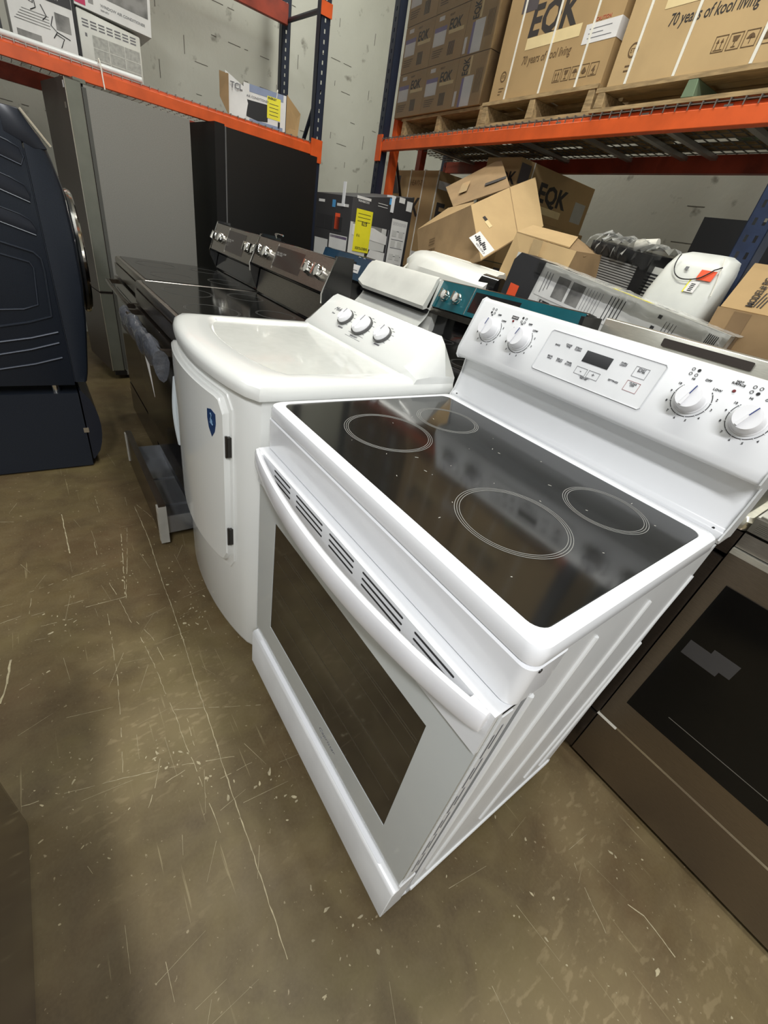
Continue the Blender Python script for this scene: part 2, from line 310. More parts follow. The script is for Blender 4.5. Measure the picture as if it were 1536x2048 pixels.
for cx, cy, sp in CL:
    for k in range(18):
        x, y = random.gauss(cx, sp*.5), random.gauss(cy, sp*.35); r = abs(random.gauss(0, .0014))+.0006; st = random.uniform(1, 3.0); an = random.uniform(0, PI); nn = 7
        P = []
        for q in range(nn):
            a = 2*PI*q/nn; rad = r*random.uniform(.5, 1.2); px, py = math.cos(a)*rad*st, math.sin(a)*rad
            P.append(g.bm.verts.new((x+px*math.cos(an)-py*math.sin(an), y+px*math.sin(an)+py*math.cos(an), .0005)))
        g.bm.faces.new(P).material_index = 1
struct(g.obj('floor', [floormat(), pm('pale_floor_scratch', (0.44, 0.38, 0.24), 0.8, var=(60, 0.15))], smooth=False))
g = G(); g.box(-4.5, -4.25, -5, 3.45, 0, 5.2)
for k in range(1, 25):
    z = 0.2*k
    for j in range(40):
        if random.random() < 0.33:
            y = -2+j*0.14; g.box(-4.2502, -4.2485, y, y+random.uniform(.03, .12), z-.002, z+.002, m=1)
    for j in range(14):
        if random.random() < 0.55:
            y = -2.0+j*0.4+(0.2 if k % 2 else 0); h = random.uniform(.03, .13); g.box(-4.2502, -4.248, y, y+.004, z+.02, z+.02+h, m=1)
struct(g.obj('wall_left', [wm, mortar], smooth=False))
g = G(); g.box(-4.5, 5, 3.2, 3.45, 0, 5.2)
for k in range(1, 25):
    for j in range(20):
        if random.random() < 0.4:
            x = -4+j*0.4; g.box(x, x+random.uniform(.05, .3), 3.198, 3.2002, .2*k-.002, .2*k+.002, m=1)
struct(g.obj('wall_back', [wm, mortar], smooth=False))
pw = pm('pale_painted_wall', (0.62, 0.63, 0.62), 0.8)
g = G(); g.box(4.9, 5.1, -5, 3.2, 0, 5.2); struct(g.obj('wall_right', pw))
g = G(); g.box(-4.25, 4.9, -5.2, -5, 0, 5.2); struct(g.obj('wall_front', pw))
g = G(); g.box(-4.5, 5.1, -5.2, 3.45, 5.2, 5.4)
struct(g.obj('ceiling', pm('pale_warehouse_ceiling', (0.50, 0.50, 0.47), 0.8)))
for i, (x, y, z, p, cl) in enumerate(LIGHTS):
    t = thing('ceiling_light', 'long ceiling strip lamp %s, outside the photo' % ('above the white range', 'over the aisle behind the camera', 'over the right side of the aisle', 'added over the refrigerators to light the wall')[i], 'lamp', (x, y, z))
    g = G(); g.box(-1.25, 1.25, -.19, .19, 0.0, .07, .01); g.obj('lamp_housing', pm('lamp_housing_white', (.6, .6, .6), .5), t)
    g = G(); g.box(-.005, .005, -.005, .005, .07, 1.21); g.obj('hanger', galv, t)

# ------------------------------------------------------------------ helpers for appliances
def knob(parent, o, n, r, h, body, line=None, skirt=None, upv=None, chromey=False, name='knob'):
    o = Vector(o); n = Vector(n).normalized(); upv = (Vector(upv)-n*Vector(upv).dot(n)).normalized(); rtv = upv.cross(n)
    g = G(); e = h
    g.cyl(o, o+n*e, r, r, 36, 0, [(0, r*1.10), (0.12, r*1.10), (0.16, r*1.02), (0.85, r*0.95), (1.0, r*0.86)])
    if chromey:
        M = Matrix.Translation(o+n*(e+h*0.22)) @ Matrix((rtv, upv, n)).transposed().to_4x4()
        g.box(-r*.24, r*.24, -r*.85, r*.85, -h*.25, h*.25, r*.12, 0, M=M)
    k = g.obj(name, body, parent)
    if not chromey:
        g = G(); M = Matrix.Translation(o+n*(e+0.0016)) @ Matrix((rtv, upv, n)).transposed().to_4x4()
        g.prism([(-r*.10, -r*.78), (r*.10, -r*.78), (r*.05, r*.8), (-r*.05, r*.8)], 'xy', -.004, .002, 0)
        bmesh.ops.transform(g.bm, matrix=M, verts=g.bm.verts); g.obj('grip_ridge', body, k)
    if line:
        g = G(); g.rect(o+n*(e+.0036), rtv, upv, -r*.035, r*.035, r*.12, r*.8, 0, .0008); g.obj('pointer_line', line, k)
    if skirt:
        g = G(); g.annulus(o+n*.0008, rtv, upv, r*.6, r*1.28, .001, 40); g.obj('knob_skirt', skirt, k)
    return k

# ------------------------------------------------------------------ MAIN WHITE RANGE
W, D = 0.757, 0.572
R = thing('electric_range', 'white freestanding electric range with black glass cooktop and four white knobs, in the foreground', 'stove')
g = G(); g.box(.006, W-.002, .046, .60, .012, .884, .004, 0)
g.prism([(.0, .03), (.62, .03), (.62, .0), (.62, .0)], 'yz', W-.006, W-.002)
for (a, za), (b, zb) in (((.172, .85), (.083, .118)), ((.355, .839), (.243, .152)), ((.586, .809), (.414, .159)), ((.05, .80), (.045, .10)), ((.59, .60), (.50, .13))):
    g.tube([(W-.003, a, za), (W-.003, b, zb)], .0055, 8)
g.tube([(W-.003, .05, .05), (W-.003, .58, .07)], .006, 8)
g.obj('cabinet_side_panels', enamel_side, R)
g = G(); g.box(.012, W-.012, .030, .05, .03, .88); g.obj('shadow_gap', black, R)
g = G(); g.box(.02, W-.02, .07, .57, .004, .03); g.obj('dark_base', black, R)
for x in (.06, W-.06):
    for y in (.10, .54):
        g = G(); g.cyl((x, y, 0), (x, y, .03), .016, .012, 16); g.obj('levelling_foot', black, R)
g = G()
op = lambda e, z, r: [(x, y, z) for x, y in rr(-e, W+e, -e, D+e, r)]
g.loft([op(-.001, .883, .02), op(0, .887, .022), op(0, .903, .022), op(-.003, .911, .022), op(-.010, .9155, .02),
        [(x, y, .9155) for x, y in rr(.0215, W-.0215, .0235, .5325, .022)], [(x, y, .9125) for x, y in rr(.023, W-.023, .025, .531, .021)]])
g.obj('cooktop_frame', enamel, R)
g = G(); g.loft([[(x, y, z) for x, y in rr(.023, W-.023, .025, .531, .021)] for z in (.911, .9150)])
ct = g.obj('cooktop_glass', blackglass, R)
for (bx, by, br, dbl) in ((.205, .188, .0975, 1), (.178, .392, .0785, 1), (.557, .190, .0995, 1), (.603, .409, .079, 1)):
    g = G()
    for k in range(3): g.annulus((bx, by, .9151), X, Y, br-.0042*k-.0009, br-.0042*k, .0003, 96)
    g.obj('burner_ring', ring, ct)
g = G()
for k in range(26):
    x, y = random.uniform(.06, .70), random.uniform(.05, .50); a = random.uniform(0, PI); l = random.uniform(.0006, .0035)
    g.box(-l, l, -.0004, .0004, 0, .0003, M=Matrix.Translation((x, y, .9151)) @ Matrix.Rotation(a, 4, 'Z'))
g.obj('dust_specks', pm('pale_dust', (.7, .68, .6), .8), ct)['kind'] = 'stuff'
# front manifold panel
g = G(); g.loft([[(x, y, z) for x, y in rr(e, W-e, -.001+e, .09, .018)] for z, e in ((.806, .004), (.808, .001), (.878, 0), (.8805, .003))])
g.obj('front_trim_panel', enamel, R)
# door
g = G()
g.box(.004, W-.004, -.006, .034, .190, .802, .004, 0)
do = g.obj('oven_door', [pm('door_edge_white', (.72, .73, .73), .35)], R)
g = G(); xs = (.0045, .101, .670, W-.0045); zs = (.190, .284, .652, .803)
for i in range(3):
    for j in range(3):
        if (i, j) != (1, 1): g.box(xs[i], xs[i+1], -.016, -.005, zs[j], zs[j+1], 0, 0)
bmesh.ops.remove_doubles(g.bm, verts=g.bm.verts, dist=1e-5)
g.obj('door_glass_surround', pm('white_back_painted_glass', (.60, .63, .62), .10, coat=0.5, var=(3, .01)), do)
g = G(); g.box(.101, .670, -.0150, -.009, .284, .652, 0); wn = g.obj('door_window', ovenglass, do)
g = G()
for zz_, a, b in ((.60, .16, .665), (.545, .12, .665), (.455, .12, .665), (.375, .12, .66), (.592, .16, .665)):
    g.box(a, b, -.0156, -.0150, zz_-.0007, zz_+.0007)
g.obj('rack_wires_seen_through_window', pm('oven_rack_wire', (.22, .19, .14), .3, .8), wn)
g = G(); g.box(.420, .426, -.0175, -.0160, .2150, .2153)
g.text('Capristar', .020, (.405, -.0161, .232), X, Z, 0, bold=-.01, shear=.5)
g.obj('script_logo', greyink, do)
# vented door cap with slots
g = G(); g.box(.004, W-.004, -.022, -.014, .716, .8045, .003)
g.box(.004, W-.004, -.014, .030, .796, .8045, .003)
cap = g.obj('door_cap', plastic_w, do)
g = G()
for a, b in ((.098, .178), (.207, .318), (.345, .430), (.458, .570), (.598, .683)):
    for k in range(3):
        z = .795-.0125*k
        g.prism([(x, zz2) for x, zz2 in rr(a+.001*k, b+.001*k, z-.0019, z+.0019, .0018, 3)], 'xz', -.0226, -.0219)
g.obj('vent_slot', ink, cap)
# bowed handle
g = G(); L = []
N_ = 44
for i in range(N_+1):
    t = i/N_; x = .010+(W-.022)*t; b = math.sin(PI*t)**0.75 if 0 < t < 1 else 0
    y = -.026-.036*b; zc = .786-.012*b; hz = .021+.004*b; th = .0075+.0015*b
    L.append([(x, y+dy*th, zc+dz*hz) for dy, dz in ((1, .75), (.3, 1), (-.55, .92), (-1, .55), (-1, -.6), (-.5, -.95), (.3, -1), (1, -.8))])
def shrink(l, dx, k):
    cy = sum(p[1] for p in l)/8; cz = sum(p[2] for p in l)/8; return [(p[0]+dx, cy+(p[1]-cy)*k, cz+(p[2]-cz)*k) for p in l]
L = [shrink(L[0], -.002, .5), shrink(L[0], -.0012, .88)]+L+[shrink(L[-1], .0012, .88), shrink(L[-1], .002, .5)]
g.loft(L)
h = g.obj('door_handle', pm('handle_white_plastic', (.80, .80, .82), .25, coat=.3), do)
for x in (.022, W-.026):
    g = G(); g.box(x-.014, x+.014, -.030, -.018, .768, .803, .004); g.obj('handle_mount', plastic_w, h)
# side louvres beside the door edge
g = G(); g.box(W-.0045, W-.0025, -.002, .020, .20, .79, .001); edge = g.obj('door_edge_strip', enamel_side, do)
for k in range(6):
    for yy in (.002, .011):
        g = G(); z = .24+k*.088+(yy*2); g.box(W-.0027, W-.0018, yy, yy+.003, z, z+.06, 0); g.obj('door_edge_slit', greyink, edge)
# drawer
g = G()
g.prism([(-.029, .024), (-.029, .160), (-.025, .168), (-.012, .170), (-.012, .184), (.02, .186), (.03, .186), (.03, .024)], 'yz', .001, W-.001, 0, .0015, 1)
dr = g.obj('storage_drawer', pm('drawer_white_enamel', (.76, .77, .77), .28), R)
g = G(); g.prism(rr(.05, .70, -.0245, -.0140, .005, 4), 'xy', .1705, .1722); g.obj('drawer_grip_ridge', enamel, dr)
# backguard
g = G()
prof = [(.572, .903), (.574, .918), (.583, .924), (.590, .945), (.597, .985), (.5995, 1.018), (.590, 1.022), (.560, 1.0235), (.5555, 1.030), (.556, 1.049), (.600, 1.168), (.606, 1.175), (.618, 1.176), (.650, 1.165), (.655, 1.15), (.655, .885), (.60, .885)]
g.prism(prof, 'yz', 0.0, W, 0, .0025, 2)
bg = g.obj('backguard', plastic_w, R)
for xx in (-.0015, W-.0015):
    g = G(); g.prism([(.566, .905), (.580, .93), (.592, .98), (.5945, 1.016), (.560, 1.019), (.552, 1.028), (.5525, 1.049), (.598, 1.172), (.612, 1.179), (.652, 1.169), (.658, 1.15), (.658, .89)], 'yz', xx, xx+.003, 0)
    g.obj('backguard_end_cap', pm('end_cap_white', (.70, .71, .70), .3), bg)
FA = Vector((0, .556, 1.049)); FS = Vector((0, .045, .123)).normalized(); FN = X.cross(FS)
def F(x, s, off=0.0): return FA+X*x+FS*s+FN*off
g = G()
for (x0, x1, s0, s1, m) in ((.243, .516, .018, .112, 0),):
    a = .0012
    P = [(x0+.004, s0), (x1-.004, s0), (x1, s0+.004), (x1, s1-.004), (x1-.004, s1), (x0+.004, s1), (x0, s1-.004), (x0, s0+.004)]
    g.panel([F(x, s, .0008) for x, s in P], .0008, 0)
    for i in range(8):
        p, q = P[i], P[(i+1) % 8]; g.tube([F(p[0], p[1], .001), F(q[0], q[1], .001)], .0011, 6, 1)
pn = g.obj('control_panel', [pm('control_overlay', (.74, .75, .76), .35), pm('overlay_edge', (.62, .63, .65), .3)], bg)
g = G(); g.rect(F(0, 0, .001), X, FS, .349, .412, .068, .0925); g.obj('clock_display', pm('display_black', (.01, .01, .01), .15), pn)
g = G()
def ft(t, x, s, size=.0052, m=0, **k): g.text(t, size, F(x, s, .0014), X, FS, m, 'CENTER', **k)
for t, x, s in (('BAKE', .275, .082), ('COOK\nTIME', .302, .085), ('STEAM\nCLEAN', .327, .085), ('BROIL\nHi/Lo', .273, .050), ('DELAY\nSTART', .300, .050), ('TIMER\nCLOCK', .325, .050), ('OVEN\nLIGHT', .437, .085), ('START\nENTER', .477, .084), ('SETTINGS', .437, .050), ('CLEAR\nOFF', .477, .054), ('~ Control Lock ~\nHold 3 SEC', .376, .034)):
    ft(t, x, s, .0052 if '~' not in t else .0036)
ft('-', .361, .045, .012); ft('+', .391, .045, .012)
g.obj('panel_lettering', greyink, pn)
g = G()
def frame2(x0, x1, s0, s1, m, w_=.0005):
    for a, b, c_, d in ((x0, x1, s0, s0+w_), (x0, x1, s1-w_, s1), (x0, x0+w_, s0, s1), (x1-w_, x1, s0, s1)): g.rect(F(0, 0, .0009), X, FS, a, b, c_, d, m)
frame2(.347, .374, .040, .056, 0); frame2(.378, .405, .040, .056, 0); frame2(.463, .491, .073, .094, 0); frame2(.463, .491, .043, .064, 1)
g.obj('button_outline', [greyink, pm('red_outline', (.35, .10, .10), .5)], pn)
KN = [(.071, .066), (.172, .067), (.586, .0685), (.684, .067)]
BI = [(0,), (2,), (1,), (3,)]
g = G()
for i, (kx, ks) in enumerate(KN):
    o = F(kx, ks, .0002)
    g.annulus(o, X, FS, .0318, .0330, .0004, 60, 0, math.radians(140), math.radians(405))
    for lab, a in (('OFF', 82), ('LOW', 47), ('2', 20), ('3', -8), ('4', -40), ('5', -70), ('6', -98), ('7', -128), ('8', -158), ('9', -186), ('10', -212), ('Hi', -243)):
        rad = .0395 if len(lab) < 3 else .0405; a = math.radians(a)
        g.text(lab, .0062, F(kx+rad*math.cos(a), ks+rad*math.sin(a)-.002, .0004), X, FS, 0, 'CENTER')
    for a in range(-215, 50, 28):
        a = math.radians(a); g.panel([F(kx+q*math.cos(a+e), ks+q*math.sin(a+e), .0006) for q, e in ((.031, -.02), (.0345, -.02), (.0345, .02), (.031, .02))], .0004, 1)
for i, (ix, is_) in enumerate(((.053, .112), (.154, .112), (.563, .116), (.665, .117))):
    for j, (dx, ds) in enumerate(((-.005, .004), (.005, .004), (-.005, -.005), (.005, -.005))):
        full = j == (2, 0, 1, 3)[i]
        g.annulus(F(ix+dx, is_+ds, .0002), X, FS, 0.00001 if full else .0021, .0029, .0004, 18, 0)
g.rect(F(0, 0, .0002), X, FS, .116, .136, .108, .115)
g.text('HOT\nSURFACE', .0052, F(.636, .116, .0004), X, FS, 0, 'CENTER')
g.obj('dial_markings', [ink, plastic_w], bg)
g = G(); g.text('ON/OFF', .005, F(.126, .1095, .0008), X, FS, 0, 'CENTER'); g.obj('indicator_lettering', paper, bg)
for x, s in ((.125, .1025), (.6365, .105)):
    g = G(); g.cyl(F(x, s, 0), F(x, s, .0015), .0029, .0024, 16); g.obj('indicator_lamp', red, bg)
kb = pm('knob_white', (.82, .82, .84), .25, var=(4, .01)); ks_ = pm('knob_skirt_grey', (.42, .43, .44), .4)
for i, (kx, ks) in enumerate(KN):
    a = math.radians((8, 14, 12, 22)[i]); upv = FS*math.cos(a)+X*math.sin(a)
    knob(R, F(kx, ks), FN, .0245, .0275, kb, blueink, None, upv, name='control_knob')
g = G()
for x, z, y in ((.02, .918, .583), (W-.02, .918, .583)): g.cyl((x, y-.004, z), (x, y-.008, z+.001), .003, .0025, 10)
g.cyl((W, .02, .874), (W+.0012, .02, .874), .0035, .003, 12)
g.obj('screw', black, R)

# ------------------------------------------------------------------ WHITE DRYER
DX0, DX1 = -.715, -.033
Dr = thing('clothes_dryer', 'white front-load dryer with sloped three-knob console, left of the white range', 'dryer', (DX0, 0, 0))
DW = DX1-DX0
def bow(x, amp=.065): t = x/DW; return -.018-amp*(1-(2*t-1)**2)**0.75 if 0 < t < 1 else -.018
def outline(e=0, yb=.60, z=0, n=20, fr=0.0, amp=.062):
    P = [(DW+e, yb, z)]; 
    r = .045
    pts = []
    for i in range(n+1):
        t = i/n; x = (DW+e)-(DW+2*e)*t
        pts.append((x, -e+fr-.002-amp*(max(0, 1-(2*t-1)**2))**0.5*0.55-amp*.45*(1-(2*t-1)**2), z))
    return P+[(DW+e, .05, z)]+pts+[(-e, .05, z), (-e, yb, z)]
g = G(); g.loft([outline(-.012, .59, .022), outline(-.003, .595, .03), outline(0, .60, .045), outline(0, .60, .885), outline(-.003, .60, .897)])
g.obj('cabinet', dryer_w, Dr)
g = G(); g.loft([outline(-.03, .57, .0), outline(-.03, .57, .028)]); g.obj('dark_base', black, Dr)
g = G()
def recess(z, e): 
    # same point count as outline: maps onto the recess rim
    o = outline(0, .60, 0); P = []
    for i, (x, y, _) in enumerate(o):
        x2 = .055+e+(DW-.11-2*e)*(x/DW); y2 = .43-e if y > .3 else (.09 if abs(y-.05) < 1e-6 else y+.088+e*.6)
        P.append((x2, y2, z))
    return P
g.loft([outline(.002, .60, .8985), outline(.008, .602, .903), outline(.010, .602, .918), outline(.006, .60, .932), outline(-.004, .597, .941), outline(-.02, .59, .945), recess(.9465, -.012), recess(.944, 0), recess(.937, .012)], c1=False)
g.obj('top_panel', dryer_w, Dr)
g = G(); g.loft([recess(.930, .010), recess(.9372, .010)]); g.obj('top_recess', recess_w, Dr)
# console
g = G()
cp = [(.435, .944), (.441, .966), (.530, 1.047), (.548, 1.056), (.566, 1.053), (.600, .965), (.602, .915), (.45, .93)]
def cs(x, k, zoff=0): return [(x, .52+(y-.52)*k, .93+(z-.93)*k) for y, z in cp]
g.loft([[(-.006+.0, y, min(z, .955)) for y, z in [(.44, .93), (.45, .946), (.52, .955), (.54, .957), (.56, .957), (.600, .95), (.602, .915), (.45, .92)]], [(.045, y, z) for y, z in cp], [(DW-.055, y, z) for y, z in cp],
        [(DW-.030, .52+(y-.52)*.93 if y > .5 else y, .93+(z-.93)*.86) for y, z in cp],
        [(DW+.006, y, min(z, .955)) for y, z in [(.44, .93), (.45, .946), (.52, .955), (.54, .957), (.56, .957), (.600, .95), (.602, .915), (.45, .92)]]])
con = g.obj('control_console', dryer_w, Dr)
CA = Vector((-DX0, .441, .966)); CS = Vector((0, .089, .081)).normalized(); CN = X.cross(CS)
def C_(x, s, o=0): return CA+X*x+CS*s+CN*o
g = G()
for kx, ks, r in ((-.487, .060, .0285), (-.378, .058, .036), (-.262, .060, .0285)):
    for k in range(9):
        a = math.radians(-40+k*30); g.rect(C_(kx, ks, .0002), X, CS, (r+.008)*math.cos(a)-.006, (r+.008)*math.cos(a)+.006, (r+.006)*math.sin(a), (r+.006)*math.sin(a)+.0012)
for x, s in ((-.473, .017), (-.253, .020)): g.rect(C_(x, s, .0002), X, CS, -.014, .014, 0, .005)
for k in range(4): g.rect(C_(-.335, .055, .0002), X, CS, .02, .045, .010*k, .010*k+.0018)
for a, b, c_, d in ((-.045, .045, 0, .0008), (-.045, .045, .016, .0168)): g.rect(C_(-.375, -.004+.008, .0002), X, CS, a, b, c_, d)
g.text('HEAVY DUTY', .007, C_(-.375, .008, .0004), X, CS, 0, 'CENTER')
g.text('Midea', .022, C_(-.592, .072, .0004), X, CS, 0, shear=.4)
g.text('Dryer', .008, C_(-.585, .055, .0004), X, CS, 0)
g.obj('console_lettering', greyink, con)
for kx, ks, r in ((-.487, .058, .0275), (-.378, .056, .0345), (-.262, .058, .0275)):
    k = knob(Dr, C_(kx, ks), CN, r, .022, kb, greyink, None, CS, name='control_knob')
    g = G(); g.cyl(C_(kx, ks, .001), C_(kx, ks, .010), r*1.13, r*1.12, 36); g.obj('dark_knob_collar', pm('knob_collar', (.10, .10, .10), .3), k)
# bowed door and its frame
def yfront(x, amp=.062): 
    t = min(max((DW-x)/DW, 0), 1); q = max(0, 1-(2*t-1)**2); return -.002-amp*q**0.5*.55-amp*.45*q
def bowed(x0, x1, z0, z1, r, out, zb=lambda x: 0, zt=lambda x: 0, n=28):
    g = G(); cols = []
    for i in range(n+1):
        x = x0+(x1-x0)*i/n; d = min(x-x0, x1-x); c_ = r-math.sqrt(max(0, r*r-(r-d)**2)) if d < r else 0
        a, b = z0+c_+zb((x-x0)/(x1-x0)), z1-c_+zt((x-x0)/(x1-x0)); y = yfront(x)
        e = min(out*.6, .006)
        cols.append([(x, y+.01, a), (x, y-out+e, a), (x, y-out, a+e), (x, y-out, (a+b)/2), (x, y-out, b-e), (x, y-out+e, b), (x, y+.01, b)])
    g.loft(cols, closed=False); return g
bowed(.020, DW-.088, .325, .884, .035, .004, lambda t: -.02*t*(1-t)*4-.0).obj('door_frame', dryer_w, Dr)
dd = bowed(.030, DW-.100, .352, .872, .035, .020, lambda t: -.02*t*(1-t)*4).obj('dryer_door', dryer_w, Dr)
hx = .050; y0 = yfront(hx)-.020
g = G(); g.tube([(hx+.012*(q/12), y0-.010*math.sin(PI*q/12), .50+.021*q) for q in range(13)], .009, 8)
g.obj('door_handle', pm('handle_pale_blue_grey', (.55, .60, .63), .2), dd)
for z in (.745, .455):
    g = G(); xx = DW-.100; yy = yfront(xx); g.box(xx-.004, xx+.010, yy-.012, yy+.004, z-.028, z+.028, .002); g.cyl((xx+.003, yy-.013, z-.03), (xx+.003, yy-.013, z+.03), .0035, n=10); g.obj('hinge', pm('dark_hinge', (.08, .075, .07), .3, .8), dd)
g = G(); sxx = DW-.155; syy = yfront(sxx)-.0205
sh = [(-.022, .030), (0, .036), (.022, .030), (.023, .005), (.016, -.020), (0, -.040), (-.016, -.020), (-.023, .005)]
g.panel([(sxx+x, yfront(sxx+x)-.0203-.0005, .79+z) for x, z in sh][::-1], .0005, 0)
st = g.obj('shield_sticker', shield, dd)
g = G(); g.text('2', .026, (sxx-.007, syy-.0012, .797), X, Z, 0, bold=.02); g.text('YEAR\nLIMITED', .0075, (sxx+.001, syy-.0012, .786), X, Z, 0, 'CENTER')
g.obj('sticker_lettering', pm('pale_blue_ink', (.25, .42, .62), .5), st)

# ------------------------------------------------------------------ generic freestanding range
def make_range(label, x0, y0, Wd=.735, Dp=.575, front=steel_d, body=black, guard=steel, gtop=1.16, gz0=1.03, knobs=((-.20,), ()), handle=True, gface=None, ctop=black, group=None, win=True, drawer_y=0, doorm=None, slant=.045, ghigh=None):
    T = thing('electric_range', label, 'stove', (x0, y0, 0), group=group)
    g = G(); g.box(.003, Wd-.003, .03, Dp+.03, .04, .885, .004); g.obj('cabinet_side_panels', body, T)
    for x in (.05, Wd-.05):
        for y in (.08, Dp-.05):
            g = G(); g.cyl((x, y, 0), (x, y, .042), .016, n=14); g.obj('levelling_foot', black, T)
    g = G(); g.loft([[(x, y, z) for x, y in rr(e, Wd-e, e, Dp, .012)] for z, e in ((.884, .002), (.890, 0), (.906, 0), (.915, .006))]); g.obj('cooktop_frame', ctop, T)
    g = G(); g.loft([[(x, y, z) for x, y in rr(.02, Wd-.02, .022, Dp-.03, .015)] for z in (.913, .9175)]); gl = g.obj('cooktop_glass', blackglass, T)
    for bx, by, br in ((.2, .29*Dp, .1*min(1, Dp/.55)), (.2, .73*Dp, .08*min(1, Dp/.55)), (Wd-.19, .29*Dp, .1*min(1, Dp/.55)), (Wd-.19, .73*Dp, .08*min(1, Dp/.55))):
        g = G()
        for k in range(2): g.annulus((bx, by, .9176), X, Y, br-.005*k-.001, br-.005*k, .0003, 48)
        g.obj('burner_ring', pm('faint_ring', (.10, .10, .095), .4), gl)
    g = G(); g.box(.003, Wd-.003, -.004, .03, .826, .882, .003); g.obj('front_trim_panel', front, T)
    g = G(); g.box(.003, Wd-.003, -.014, .03, .222, .815, .005); dd = g.obj('oven_door', front, T)
    g = G(); g.box(.042, Wd-.042, -.0165, -.012, .325, .765, .002); g.obj('door_window', ovenglass2, dd)
    g = G()
    g.tube([(.05, -.055, .795), (.20, -.060, .795), (Wd-.20, -.060, .795), (Wd-.05, -.055, .795)], .011, 12)
    hd = g.obj('door_handle', front if front is not black else chrome, dd)
    for x in (.06, Wd-.06):
        g = G(); g.box(x-.012, x+.012, -.055, -.012, .785, .805, .003); g.obj('handle_mount', front, hd)
    g = G(); g.box(.003, Wd-.003, -.016+drawer_y, .01+drawer_y, .035, .212, .004); dr = g.obj('storage_drawer', front, T)
    if drawer_y:
        g = G(); y1 = drawer_y+.01
        g.box(.03, Wd-.03, y1, .05, .045, .05); g.box(.03, .035, y1, .05, .05, .13); g.box(Wd-.035, Wd-.03, y1, .05, .05, .13)
        g.tube([(.25, y1, .053), (.25, .05, .053)], .003, 6); g.tube([(.5, y1, .053), (.5, .05, .053)], .003, 6)
        g.obj('drawer_tray', tray, dr)
    yb = Dp
    gy0 = yb-.055; gy1 = gy0+slant
    g = G(); g.prism([(yb-.03, .90), (yb-.01, .93), (yb, gz0-.02), (gy0+.012, gz0-.006), (gy0+.004, gz0), (gy1+.006, gtop-.004), (gy1+.016, gtop), (yb+.06, gtop-.008), (yb+.07, .90)], 'yz', 0, Wd, 0, .003, 2)
    bgd = g.obj('backguard', guard, T)
    g = G(); fs = Vector((0, slant, gtop-gz0)).normalized(); fn = X.cross(fs); o = Vector((0, gy0+.003, gz0))
    H = math.hypot(slant, gtop-gz0)
    if gface: g.rect(o, X, fs, .004, Wd-.004, .002, H-.004, 0, .002); g.obj('guard_face', gface, bgd)
    else: g.bm.free()
    return T, bgd, o, fs, fn, H, Wd, dd, dr

dkst = pm('dark_reflective_stainless', (.13, .105, .085), .22, .9, var=(60, .08), stretch=(1, 1, 12))
# far and near stainless ranges between refrigerator and dryer
for i, (lab, x0, y0) in enumerate((('stainless electric range with black glass top, between grey refrigerator and the matching range', -2.195, .02), ('stainless range with plastic-wrapped door handle and open drawer, beside the white dryer', -1.455, -.01))):
    T, bgd, o, fs, fn, H, Wd, dd, dr = make_range(lab, x0, y0, front=dkst, body=black, guard=blackgl, gface=steel, gtop=1.165-.004*(1-i), gz0=1.045 if i else 1.02, ctop=steel, group='pair of stainless ranges', drawer_y=-.115 if i else 0)
    for kx in ((.07, .155, Wd-.155, Wd-.07)):
        knob(T, o+X*kx+fs*(H*.5)+fn*.002, fn, .0245, .026, chrome, None, None, fs+X*(.6 if kx < .1 else .1), True, name='control_knob')
    g = G(); g.rect(o+fn*.002, X, fs, .235, .50, .022, H-.02, 0, .0015); g.rect(o+fn*.002, X, fs, .232, .235, .012, H-.010, 1, .002)
    g.obj('display_panel', [pm('smoked_display', (.045, .035, .03), .15), chrome], bgd)
    for xx in (-.003, Wd):
        g = G(); p = [(0, 0), (.0, -.0)]
        yy = o.y; zz_ = o.z
        g.prism([(yy-.006, zz_-.03), (yy-.008, zz_-.002), (yy+.047, zz_+H-.004), (yy+.053, zz_+H+.002), (yy+.12, zz_+H), (yy+.125, .90), (yy+.04, .90)], 'yz', xx, xx+.003)
        g.obj('backguard_end_cap', blackgl, bgd)
        g = G(); g.tube([(xx+.0015, yy-.006, zz_-.035), (xx+.0015, yy-.008, zz_-.002), (xx+.0015, yy+.046, zz_+H-.002)], .0035, 6); g.obj('chrome_edge_strip', chrome, bgd)
    g = G(); g.text('BAKE  BROIL  CLEAN\nTIMER  START', .010, o+X*.245+fs*.07+fn*.0040, X, fs, 0); g.obj('display_lettering', pm('grey_display_ink', (.25, .24, .22), .5), bgd)
    # riser of brushed steel under the guard
    g = G(); g.panel([(.01, .548, .925), (Wd-.01, .548, .925), (Wd-.01, .567, o.z-.02), (.01, .567, o.z-.02)], .002); g.obj('riser_panel', steel if i else blackgl, bgd)
    if i:
        g = G(); L = []
        for k in range(25):
            t = k/24; x = .03+(Wd-.06)*t; r = .027+.003*math.sin(k*1.1)+.002*random.random(); zc = .778-.006*math.sin(k*.6)
            L.append([(x, -.058+r*.8*math.cos(a)+random.uniform(-.0025, .0025), zc+r*(1.25 if math.sin(a) > 0 else 2.3)*math.sin(a)+random.uniform(-.003, .003)) for a in [2*PI*q/12 for q in range(12)]])
        g.loft(L); g.obj('plastic_handle_wrap', foam, dd)
        g = G(); g.panel([(.40, -.062, .735), (.50, -.064, .73), (.51, -.058, .575), (.41, -.050, .62)], .0006); g.obj('hanging_paper_tag', paper, dd)
        g = G(); yq = -.115-.018; g.box(Wd-.030, Wd+.001, yq-.003, yq+.03, .02, .20, .003); tm = wrapmat('milky_tape', .35, (.75, .73, .65)); g.obj('tape_wrap', tm, dr)
        g = G(); g.box(.003, .025, yq-.003, yq+.03, .05, .205, .003); g.obj('tape_wrap', tm, dr)
    else:
        pass
